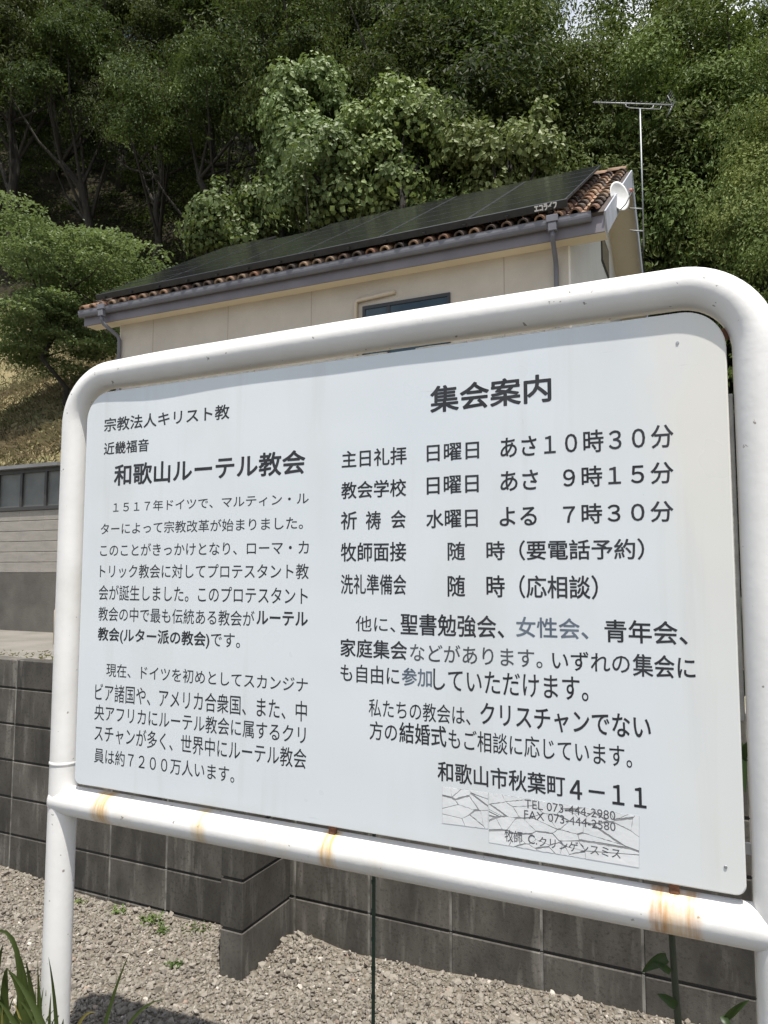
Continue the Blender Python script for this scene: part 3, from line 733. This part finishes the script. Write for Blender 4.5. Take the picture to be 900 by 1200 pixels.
# ------------------------------------------------------------------ low building at the left, concrete pad, marker post
LB = thing('low_building', (-16, 10.2, .42), 'low grey block building with a strip of frosted windows at the left edge', 'building')
n = N('board_marked_block'); c = n.mix(n.rng(n.noise(3, 6, (1, 1, 3)), .3, .7), (.34, .315, .285), (.26, .245, .22)); n.col(c); n.set(.9, 0, .2); n.bump(n.noise(60, 4), .8, .012)
PALEB = n.m
PLINTH = pm('stained_concrete', (.13, .12, .105), (.075, .07, .062), 1.3, .9, .4, 40)
b = MB(); zb = 1.205
for k in range(6):
    za = zb + .012 + k * .2062
    for j in range(15): b.box((-6 + j * .7 + .001, 0, za), (min(4.25, -6 + (j + 1) * .7) - .001, .15, za + .196), 0, .006)
b.box((-6, .02, zb), (4.25, .15, zb + 1.25)); b.build('wall', PALEB, LB)
b = MB(); b.box((-6, -.012, -.3), (4.25, .15, zb + .005)); b.build('plinth', PLINTH, LB)
DKM = pm('dark_bronze_metal', (.035, .034, .033), (.05, .048, .046), 4, .5)
n = N('frosted_pane'); n.col(n.mix(n.rng(n.noise(1.5), .35, .65), (.10, .105, .10), (.16, .165, .155))); n.set(.4, 0, .4); FROST = n.m
zt0, zt1 = zb + 1.25, zb + 2.05
b = MB(); b.box((-6, -.03, zt0), (4.25, .15, zt0 + .07)); b.box((-6, -.03, zt1 - .05), (4.25, .15, zt1 + .03))
for k in range(15): b.box((-5.85 + k * .69, -.026, zt0 + .07), (-5.79 + k * .69, .12, zt1 - .05))
WF = b.build('window_frame', DKM, LB)
b = MB(); b.box((-5.99, .02, zt0 + .06), (4.24, .05, zt1 - .04)); b.build('pane', FROST, WF)
b = MB(); b.box((-6.1, -.16, zt1 + .032), (4.3, 1.0, zt1 + .10)); b.build('roof', pm('grey_metal_roof', (.20, .20, .20), (.15, .15, .15), 2, .5), LB)
b = MB(); b.box((-6, .95, .0), (4.25, 1.0, zt1 + .03)); b.build('rear_wall', PLINTH, LB)
b = MB(); b.prism([(-22, 7.6, .46), (-7.2, 7.0, .46), (-7.2, 10.19, .46), (-22, 10.19, .46)], (0, 0, .03)); tag(b.build('concrete_pad', pm('worn_concrete', (.20, .185, .16), (.15, .14, .12), 1.5, .9, .3, 60), None, True), kind='structure')
pp = at(66.5, 755, 8.6)
PO = MB(); PO.tube([(0, 0, -.1), (0, 0, .55), (0, 0, .585), (0, 0, .60)], [.065, .065, .05, .02], 12)
o = PO.build('marker_post', pm('beige_plastic_post', (.52, .42, .32), None, 4, .6)); o.location = (at(67, 755, 8.6).x, 8.6, .47)
tag(o, 'short beige post standing on the concrete beside the notice board frame', 'post')

# ------------------------------------------------------------------ vegetation
def leaf_mat(name, c1, c2, c3, rough=.52, trans=.22, spec=.32):
    n = N(name); ge = n.add('NewGeometry'); oi = n.add('ObjectInfo')
    c = n.mix(n.rng(ge.outputs['Random Per Island'], 0, 1), c1, c2)
    c = n.mix(n.rng(n.noise(.55, 3), .45, .7, 0, .75), c, c3)
    hs = n.add('HueSaturation'); n.link(c, hs.inputs['Color']); n.link(n.rng(oi.outputs['Random'], 0, 1, .62, 1.30), hs.inputs['Value'])
    n.link(n.rng(n.math('FRACT', n.math('MULTIPLY', oi.outputs['Random'], 7.3)), 0, 1, .478, .512), hs.inputs['Hue'])
    n.col(hs.outputs[0]); n.set(rough, 0, spec)
    tr = n.add('BsdfTranslucent'); n.link(n.mix(.5, hs.outputs[0], (.16, .22, .04)), tr.inputs[0])
    mx = n.add('MixShader'); mx.inputs[0].default_value = trans
    n.link(n.b.outputs[0], mx.inputs[1]); n.link(tr.outputs[0], mx.inputs[2]); n.link(mx.outputs[0], n.out.inputs[0])
    return n.m
BARK = pm('grey_brown_bark', (.022, .019, .015), (.042, .036, .028), 5, .95, .8, 25, .03, stretch=(4, 4, .5))
L_DARK = leaf_mat('shade_dark_evergreen_leaf', (.012, .021, .006), (.064, .090, .027), (.125, .16, .048), .60, .22, .15)  # dark evergreen green, lowered further to put forest shade into the leaf colour
L_MID = leaf_mat('mid_green_leaf', (.036, .062, .013), (.125, .168, .046), (.19, .23, .068), .60, .24, .15)
L_VINE = leaf_mat('bright_vine_leaf', (.115, .165, .048), (.195, .24, .088), (.22, .27, .11), trans=.28)
L_MAPLE = leaf_mat('maple_leaf', (.082, .125, .048), (.14, .19, .082), (.165, .21, .095), trans=.40)

def leaf_cloud(P, A, Nn, size, aspect, rng, mat, name, fold=.18):
    """rhombic leaves at P, long axis A, normal Nn"""
    A = A / np.linalg.norm(A, axis=1)[:, None]; B = np.cross(Nn, A); B /= (np.linalg.norm(B, axis=1)[:, None] + 1e-9); Nn = np.cross(A, B)
    L = size[:, None]
    v0 = P - A * L * .5; v2 = P + A * L * .5 - Nn * L * .12
    v1 = P + B * L * aspect * .5 - A * L * .06 + Nn * L * fold * .5; v3 = P - B * L * aspect * .5 - A * L * .06 + Nn * L * fold * .5
    V = np.stack([v0, v1, v2, v3], 1).reshape(-1, 3); k = len(P)
    return np_mesh(name, V, np.arange(4 * k).reshape(k, 4), mat)

def crown(seed, rx, rz, cz, nclump, nleaf, leaf, aspect, mat, flat=.60, csize=(.5, 1.7), up=.9, name='crown', shell=.6, low=-1.):
    rng = np.random.default_rng(seed); P = []; Nn = []; tips = []
    k = 0
    while k < nclump:
        d = rng.normal(size=3); d /= np.linalg.norm(d)
        if d[2] < low: continue
        r_ = shell + (1 - shell) * rng.random() ** .6
        bulge = 1 + .55 * mnoise.noise(Vector(d * 1.7) + Vector((seed * 3.1, 0, 0))) + .16 * mnoise.noise(Vector(d * 4.2) + Vector((0, seed * 2.7, 0)))
        c = d * r_ * bulge * np.array([rx, rx, rz]) + np.array([0, 0, cz]); cs = csize[0] + (csize[1] - csize[0]) * rng.random() ** 1.6
        m = int(nleaf * rng.uniform(.6, 1.2) * (cs / csize[1]) ** 2)
        q = rng.normal(size=(m, 3)); q /= np.linalg.norm(q, axis=1)[:, None]
        off = rng.uniform(-50, 50, 3); w1 = rng.normal(size=(3, 3)) * 1.6; w2 = rng.normal(size=(3, 3)) * 4.0
        lump = 1 + .20 * np.sin(q @ w1 + off).sum(1) + .13 * np.sin(q @ w2 + off).sum(1)          # ragged clump outline
        sq = np.array([rng.uniform(.8, 1.35), rng.uniform(.8, 1.35), flat * rng.uniform(.6, 1.25)])
        q *= (rng.random((m, 1)) ** .36) * cs * lump[:, None] * sq
        stray = rng.random(m) < .10; q[stray] *= rng.uniform(1.05, 1.45, (stray.sum(), 1))
        q[:, 2] -= .20 * (q[:, 0] ** 2 + q[:, 1] ** 2) / cs
        P.append(q + c); tips.append(c)
        Nn.append(rng.normal(size=(m, 3)) * .36 + np.array([0, 0, up * .75]) + d * .30 + q / cs * 1.0); k += 1
    P = np.concatenate(P); Nn = np.concatenate(Nn); Nn /= np.linalg.norm(Nn, axis=1)[:, None]
    A = rng.normal(size=P.shape); A[:, 2] -= .4; A -= Nn * (A * Nn).sum(1)[:, None]
    size = leaf * rng.uniform(.65, 1.3, len(P))
    return leaf_cloud(P, A, Nn, size, aspect * .9, rng, mat, name), tips
def trunk_mesh(seed, h, r0, tips, nlimb, mat):
    rng = np.random.default_rng(seed + 99); b = MB(); top = h
    bend = [(rng.normal() * .12 * k, rng.normal() * .12 * k, h * k / 6 - (1.2 if k == 0 else 0)) for k in range(7)]
    b.tube(bend, [r0 * (1.35 - .15 * k) if k else r0 * 1.6 for k in range(7)], 9)
    for t in [tips[i] for i in rng.choice(len(tips), min(nlimb, len(tips)), False)]:
        k = rng.integers(2, 6); s_ = Vector(bend[k]); e = Vector(t); mid = s_.lerp(e, .5) + Vector((0, 0, -.12 * (e - s_).length * .5)) + Vector(rng.normal(size=3)) * .12
        b.tube([s_, s_.lerp(mid, .55) , mid, mid.lerp(e, .6), e], [r0 * .45, r0 * .36, r0 * .26, r0 * .16, r0 * .06], 6, False)
    me = bpy.data.meshes.new('trunk'); me.from_pydata(b.v, [], b.f); me.materials.append(mat); me.polygons.foreach_set('use_smooth', b.sm); me.update(); return me
def proto(name, seed, label, cat, group, rx, rz, cz, th, r0, nclump, nleaf, leaf, aspect, mat, nl=16, **kw):
    cm, tips = crown(seed, rx, rz, cz, nclump, nleaf, leaf, aspect, mat, **kw)
    o = thing(name, (0, 0, -60), label, cat, group)
    link('trunk', trunk_mesh(seed, th, r0, tips, nl, BARK), o); link('crown', cm, o); return o
GRP = 'trees of the wooded hillside behind the house'
LAB_D = 'dark evergreen tree in the dense wood on the hillside behind the house'
LAB_M = 'mid green broadleaf tree in the dense wood on the hillside behind the house'
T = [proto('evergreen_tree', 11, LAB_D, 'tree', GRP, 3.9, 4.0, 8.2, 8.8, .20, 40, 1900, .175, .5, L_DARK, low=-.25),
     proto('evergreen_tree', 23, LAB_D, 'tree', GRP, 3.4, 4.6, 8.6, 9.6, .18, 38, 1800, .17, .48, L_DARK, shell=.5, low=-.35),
     proto('broadleaf_tree', 37, LAB_M, 'tree', GRP, 3.7, 4.2, 7.0, 7.5, .20, 46, 2050, .155, .5, L_MID, low=-.5),
     proto('broadleaf_tree', 41, LAB_M, 'tree', GRP, 3.2, 5.0, 7.6, 8.5, .20, 44, 2000, .16, .55, L_MID, shell=.5, low=-.55)]
used = [0] * 4
def plant_tree(kind, px, Y, top_py=None, sc=1.0, rz=None):
    """tree rooted on the hillside below pixel column px at depth Y"""
    p = at(px, 300, Y); x = p.x; z = hill(x, Y)
    h0 = (12.9, 13.9, 11.6, 13.0)[kind]
    if top_py is not None: sc = max(.55, min(1.7, (at(px, top_py, Y).z - z) / h0))
    wf = .78 if (Y < 26 and px > 600) else 1
    s_ = (sc * wf * random.uniform(.92, 1.08), sc * wf * random.uniform(.92, 1.08), sc); rz = random.uniform(0, 6.28) if rz is None else rz
    if used[kind] == 0:
        o = T[kind]; o.location = (x, Y, z); o.rotation_euler = (0, 0, rz); o.scale = s_
    else: copy_thing(T[kind], (x, Y, z), rz, s_)
    used[kind] += 1
rows = [  # (kind, image column, depth, image row of the top)
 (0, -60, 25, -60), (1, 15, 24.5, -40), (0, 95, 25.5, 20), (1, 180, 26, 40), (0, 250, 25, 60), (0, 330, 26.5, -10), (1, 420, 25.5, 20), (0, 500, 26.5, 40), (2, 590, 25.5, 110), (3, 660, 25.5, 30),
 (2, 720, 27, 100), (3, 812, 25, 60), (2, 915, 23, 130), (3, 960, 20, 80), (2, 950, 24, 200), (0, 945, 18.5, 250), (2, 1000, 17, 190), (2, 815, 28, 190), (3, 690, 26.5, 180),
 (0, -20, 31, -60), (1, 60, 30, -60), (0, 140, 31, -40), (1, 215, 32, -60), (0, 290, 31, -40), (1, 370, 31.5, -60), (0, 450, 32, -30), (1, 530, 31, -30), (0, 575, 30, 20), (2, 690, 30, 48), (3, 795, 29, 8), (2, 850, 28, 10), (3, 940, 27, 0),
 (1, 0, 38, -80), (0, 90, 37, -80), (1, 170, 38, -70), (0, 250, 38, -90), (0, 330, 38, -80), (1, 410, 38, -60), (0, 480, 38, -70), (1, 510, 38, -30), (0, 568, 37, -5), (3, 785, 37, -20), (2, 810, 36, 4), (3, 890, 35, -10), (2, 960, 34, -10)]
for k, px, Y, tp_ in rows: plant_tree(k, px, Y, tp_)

# climbing vines that smother the edge of the wood: large bright leaves
VG = 'vine covered trees at the edge of the wood'
def vine(px, py, Y, rx, rz, seed, label):
    c = at(px, py, Y); base = hill(c.x, Y)
    cm, tips = crown(seed, rx, rz, c.z - base, int(64 * rx * rz / 2.5), 330, .19, .95, L_VINE, flat=.85, csize=(.35, .85), up=.45, shell=.70)
    o = thing('vine_covered_tree', (c.x, Y, base), label, 'tree', VG)
    link('trunk', trunk_mesh(seed, max(1.0, c.z - base), .16, tips, 10, BARK), o); link('crown', cm, o)
vine(362, 150, 22.3, 1.5, 2.5, 5, 'tall bright vine covered tree rising above the middle of the roof')
vine(470, 190, 22.0, 2.0, 2.5, 6, 'broad bright vine covered tree right of the tallest vine covered one')
vine(400, 225, 21.4, 2.1, 1.3, 8, 'bright vine mound just above the roof ridge between two taller vine covered trees')
vine(275, 262, 21.2, 1.3, 1.2, 9, 'small bright vine mound above the left part of the solar roof')
vine(600, 195, 22.5, 1.6, 1.2, 10, 'dull vine mound above the right part of the solar roof')

# dark undergrowth on the forest floor (nobody could count it): one object
rng = np.random.default_rng(31); P = []
while len(P) < 2300:
    x = rng.uniform(-46, 14); y = rng.uniform(21.5, 40)
    if x < -17 and y < 24 and rng.random() < .8: continue
    if nz(x * .35, y * .35, 5) + rng.uniform(-.3, .3) > -.12: P.append((x, y, hill(x, y)))
P = np.array(P); k_ = 46; n_ = len(P) * k_
r_u = rng.uniform(.45, 1.5, len(P)); q = rng.normal(size=(len(P), k_, 3)); q /= np.linalg.norm(q, axis=2)[:, :, None]; q[:, :, 2] = abs(q[:, :, 2]) * .9
Nn = (rng.normal(size=(n_, 3)) * .4 + np.array([0, 0, .8]) + q.reshape(-1, 3) * .6); Nn /= np.linalg.norm(Nn, axis=1)[:, None]
PP = (P[:, None, :] + q * r_u[:, None, None] * rng.uniform(.5, 1, (len(P), k_, 1))).reshape(-1, 3); A = rng.normal(size=(n_, 3)); A -= Nn * (A * Nn).sum(1)[:, None]
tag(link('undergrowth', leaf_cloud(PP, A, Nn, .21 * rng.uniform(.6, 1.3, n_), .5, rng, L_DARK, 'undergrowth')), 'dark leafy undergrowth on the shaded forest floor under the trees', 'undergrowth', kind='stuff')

# the layered maple beside the house
c = at(78, 335, 15.2); base = hill(c.x, 15.2)
rng = np.random.default_rng(77); P = []; Nn = []; tips = []
for k in range(98):
    a = rng.uniform(0, 6.283); r_ = rng.random() ** .6 * 2.5; zz = rng.uniform(-2.7, 1.75) * (1 - .30 * r_ / 2.5)
    cc = np.array([r_ * math.cos(a) * 1.1, r_ * math.sin(a), c.z - base + zz + .15]); m = int(rng.uniform(260, 520)); rad_ = rng.uniform(.55, 1.0)
    t = rng.random(m) ** .5 * rad_; ph = rng.uniform(0, 6.283, m)
    q = np.stack([t * np.cos(ph), t * np.sin(ph), rng.normal(0, .06, m) - .22 * t * t], -1); P.append(q + cc); tips.append(cc)
    Nn.append(rng.normal(size=(m, 3)) * .55 + np.array([0, 0, 1.]) + np.stack([np.cos(ph), np.sin(ph), 0 * ph], -1) * .2)
P = np.concatenate(P); Nn = np.concatenate(Nn); Nn /= np.linalg.norm(Nn, axis=1)[:, None]
A = rng.normal(size=P.shape); A -= Nn * (A * Nn).sum(1)[:, None]
o = thing('maple_tree', (c.x, 15.2, base), 'layered light green maple beside the left gable of the house', 'tree')
link('trunk', trunk_mesh(77, c.z - base + .5, .065, tips, 24, BARK), o)
link('crown', leaf_cloud(P, A, Nn, .115 * rng.uniform(.7, 1.3, len(P)), .62, rng, L_MAPLE, 'crown'), o)

# dry grass on the slope and weeds on the yard's edge
def blades(name, pts, h, wdt, lean, mat, seed):
    rng = np.random.default_rng(seed); k = len(pts); a = rng.uniform(0, 6.283, k); hh = h * rng.uniform(.5, 1.3, k)
    dr = np.stack([np.cos(a), np.sin(a), 0 * a], -1); sd_ = np.stack([-np.sin(a), np.cos(a), 0 * a], -1) * (wdt * rng.uniform(.7, 1.3, k))[:, None]
    ln_ = lean * rng.uniform(.3, 1.4, k)
    mid = pts + dr * (hh * ln_ * .35)[:, None] + np.array([0, 0, 1]) * (hh * .6)[:, None]; tip = pts + dr * (hh * ln_)[:, None] + np.array([0, 0, 1]) * (hh * (1 - .25 * ln_))[:, None]
    V = np.stack([pts - sd_, pts + sd_, mid + sd_ * .7, tip, mid - sd_ * .7], 1).reshape(-1, 3)
    return np_mesh(name, V, np.arange(5 * k).reshape(k, 5), mat)
STRAW = leaf_mat('dry_grass_blade', (.19, .165, .085), (.28, .235, .13), (.11, .135, .048), .8, .2, .15)
rng = np.random.default_rng(15); pts = []
while len(pts) < 26000:
    x = rng.uniform(-27, -12.6); y = rng.uniform(11.3, 23)
    if nz(x * .7, y * .7, 7) + rng.uniform(-.5, .5) > -.25: pts.append((x, y, hill(x, y)))
tag(link('dry_grass', blades('dry_grass', np.array(pts), .17, .010, .9, STRAW, 3)), 'straw coloured grass on the slope above the low building', 'grass', kind='stuff')
pts = []
while len(pts) < 5000:
    x = rng.uniform(-13, -5); y = rng.uniform(3.6, 7.7)
    if nz(x * 1.2, y * 1.2, 3) > -.15: pts.append((x, y, hill(x, y)))
WEEDS = leaf_mat('yard_weed_blade', (.13, .14, .05), (.24, .22, .10), (.10, .13, .04), .7, .25, .2)
tag(link('yard_weeds', blades('yard_weeds', np.array(pts), .09, .006, 1.0, WEEDS, 5)), 'low scruffy weeds on the gravel yard behind the block wall', 'weeds', kind='stuff')

# strap-leaved plant at the foot of the left post, long grass, weeds by the wall
STRAP = leaf_mat('strap_leaf', (.05, .085, .02), (.085, .125, .035), (.11, .15, .05), .4, .3)
YEL = leaf_mat('yellowing_leaf', (.30, .27, .06), (.36, .30, .08), (.28, .26, .07), .5, .3)
def strap(b, p0, p1, p2, wd, mi=0, seg=9):
    p0, p1, p2 = Vector(p0), Vector(p1), Vector(p2); k = len(b.v); pr = None
    for i in range(seg + 1):
        t = i / seg; p = p0 * (1-t)**2 + p1 * 2*t*(1-t) + p2 * t*t
        tg = ((p1 - p0) * (1-t) + (p2 - p1) * t).normalized(); sdv = tg.cross(Vector((.25, -.9, .35)))
        sdv = (sdv.normalized() if sdv.length > .05 else Vector((1, 0, 0)))
        if pr is not None and sdv.dot(pr) < 0: sdv = -sdv
        pr = sdv; nv = tg.cross(sdv); wv = wd * (1 - t ** 2.2) * (.65 + .35 * min(1, t * 5)) + .0004
        b.v += [tuple(p - sdv * wv), tuple(p + nv * wv * .35), tuple(p + sdv * wv)]
    for i in range(seg):
        for j in (0, 1): b.f.append((k + i*3 + j, k + i*3 + j + 1, k + i*3 + j + 4, k + i*3 + j + 3)); b.sm.append(True); b.mi.append(mi)
def G(px, py, Y): return at(px, py, Y)
SP = thing('strap_leaf_plant', (-2.0, 1.5, 0), 'green strap-leaved plant crowding the foot of the left post', 'plant')
b = MB()
spec = [((6,1290),(2,1130),(10,1135),.017,1.52), ((12,1290),(45,1060),(-15,1095),.011,1.62), ((30,1290),(40,1180),(10,1138),.016,1.56), ((90,1320),(45,1165),(8,1135),.012,1.42), ((70,1300),(68,1180),(57,1122),.007,1.43),
        ((55,1290),(38,1160),(30,1125),.012,1.64), ((40,1300),(48,1200),(44,1128),.009,1.6), ((30,1300),(46,1120),(0,1088),.010,1.66), ((20,1310),(20,1180),(24,1150),.013,1.6), ((75,1310),(50,1190),(20,1170),.010,1.47),
        ((-20,1300),(-10,1150),(4,1105),.02,1.5), ((50,1310),(30,1200),(-5,1170),.013,1.48), ((60,1310),(45,1215),(18,1190),.010,1.44), ((0,1300),(14,1190),(36,1150),.012,1.6), ((35,1310),(52,1210),(54,1160),.008,1.66), ((80,1310),(62,1220),(40,1185),.009,1.45)]
for a0, a1, a2, wd, Y in spec: strap(b, G(*a0, Y), G(*a1, Y + .02), G(*a2, Y - .02), wd)
for k in range(46):
    Y = random.uniform(1.46, 1.72); x0 = random.uniform(-25, 60); strap(b, G(x0, 1330, Y), G(x0 + random.uniform(-15, 15), 1220, Y), G(x0 + random.uniform(-35, 25), random.uniform(1150, 1195), Y), random.uniform(.006, .014))
for a0, a1, a2, wd, Y in [((50,1320),(35,1215),(15,1172),.006,1.45), ((4,1300),(0,1230),(3,1180),.008,1.44), ((75,1290),(84,1180),(112,1186),.006,1.46)]: strap(b, G(*a0, Y), G(*a1, Y), G(*a2, Y), wd, 1)
o = b.build('leaves', [STRAP, YEL], SP); o.location = (2.0, -1.5, 0)
GT = thing('grass_tuft', (-1.6, 1.45, 0), 'few long thin grass blades arching over the gravel right of the left post', 'grass')
b = MB()
for a0, a1, a2, wd, Y in [((95,1330),(122,1180),(152,1117),.0065,1.45), ((100,1330),(140,1175),(192,1171),.006,1.45), ((92,1320),(100,1250),(88,1215),.006,1.45), ((105,1330),(150,1230),(215,1215),.005,1.47)]: strap(b, G(*a0, Y), G(*a1, Y), G(*a2, Y), wd)
o = b.build('blades', STRAP, GT); o.location = (1.6, -1.45, 0)
WG = leaf_mat('fresh_weed_leaf', (.09, .15, .035), (.14, .21, .06), (.16, .22, .07), .5, .3)
def weed(px, py, Y, r_, n_, seed, label):
    rng = np.random.default_rng(seed); p = at(px, py, Y); x, y = p.x, Y; z = gz(x, y)
    q = rng.normal(size=(n_, 3)) * np.array([r_, r_ * .7, r_ * .35]); q[:, 2] = abs(q[:, 2]) + .006
    Nn = rng.normal(size=(n_, 3)) * .5 + np.array([0, 0, 1.]); Nn /= np.linalg.norm(Nn, axis=1)[:, None]; A = rng.normal(size=(n_, 3)); A -= Nn * (A * Nn).sum(1)[:, None]
    o = link('weed', leaf_cloud(q, A, Nn, .018 * rng.uniform(.6, 1.3, n_), .6, rng, WG, 'weed')); o.location = (x, y, z); tag(o, label, 'weed', 'weeds on the gravel')
weed(92, 1062, 2.86, .02, 40, 1, 'small weed at the wall foot just right of the left post')
weed(140, 1068, 2.86, .028, 60, 2, 'low weed at the wall foot left of the larger weed patch')
weed(178, 1074, 2.84, .035, 120, 3, 'largest green weed patch at the wall foot')
weed(190, 1088, 2.78, .025, 70, 4, 'weed just in front of the largest weed patch')
weed(232, 1086, 2.84, .035, 70, 5, 'sparse weed next to the shadow of the buttress')
weed(205, 1128, 2.55, .018, 50, 6, 'lone small weed on the open gravel')
weed(622, 1194, 2.45, .018, 50, 7, 'small weed on the gravel at the bottom right of the stake')
# dry twig at the wall, garden stake, climbing stem
b = MB(); p = at(437.5, 1100, 1.88); b.tube([(0, 0, -.1), (0, 0, .4), (.001, 0, .8), (.002, 0, 1.12), (.002, 0, 1.14)], [.0052, .0052, .0052, .0052, .002], 10)
for k in range(14): b.tube([(0, 0, .05 + k * .075), (0, 0, .058 + k * .075)], .0064, 10, False)
o = b.build('garden_stake', pm('dark_green_plastic', (.012, .03, .018), (.02, .045, .028), 30, .5)); o.location = (p.x, 1.88, 0); tag(o, 'thin dark green garden stake upright behind the middle of the lower rail', 'garden stake')
VC = thing('climbing_plant', (-.15, 1.98, 0), 'tall leafy stem growing up behind the right end of the board', 'plant')
b = MB(); sp_ = [G(800, 1420, 1.98), G(795, 1200, 1.98), G(790, 1140, 1.98), G(787, 1090, 1.98), G(800, 980, 1.97), G(845, 900, 1.96), G(866, 850, 1.95), G(868, 700, 1.95)]
b.tube(sp_, [.010, .0085, .008, .0075, .006, .005, .004, .002], 8); o = b.build('stem', pm('dark_stem', (.03, .04, .02), (.045, .055, .03), 20, .7), VC); o.location = (.15, -1.98, 0)
b = MB(); LV = leaf_mat('shade_dark_broad_leaf', (.018, .034, .010), (.032, .055, .016), (.035, .06, .018), .4, .3)  # leaf green lowered to carry the board's shadow in the colour
for a0, a2, wd in [((782,1122),(752,1140),.020), ((786,1140),(765,1128),.012), ((793,1180),(770,1165),.016), ((862,905),(878,868),.020), ((866,870),(874,930),.018), ((850,1195),(878,1172),.011), ((846,1190),(860,1215),.012), ((866,820),(876,780),.018), ((866,760),(872,720),.016), ((840,905),(812,930),.02), ((800,985),(770,960),.02)]:
    p0, p2 = G(*a0, 1.965), G(*a2, 1.95); strap(b, p0, (p0 + p2) / 2 + Vector((0, -.01, .012)), p2, wd * .72, 0, 8)
o = b.build('leaves', LV, VC); o.location = (.15, -1.98, 0)
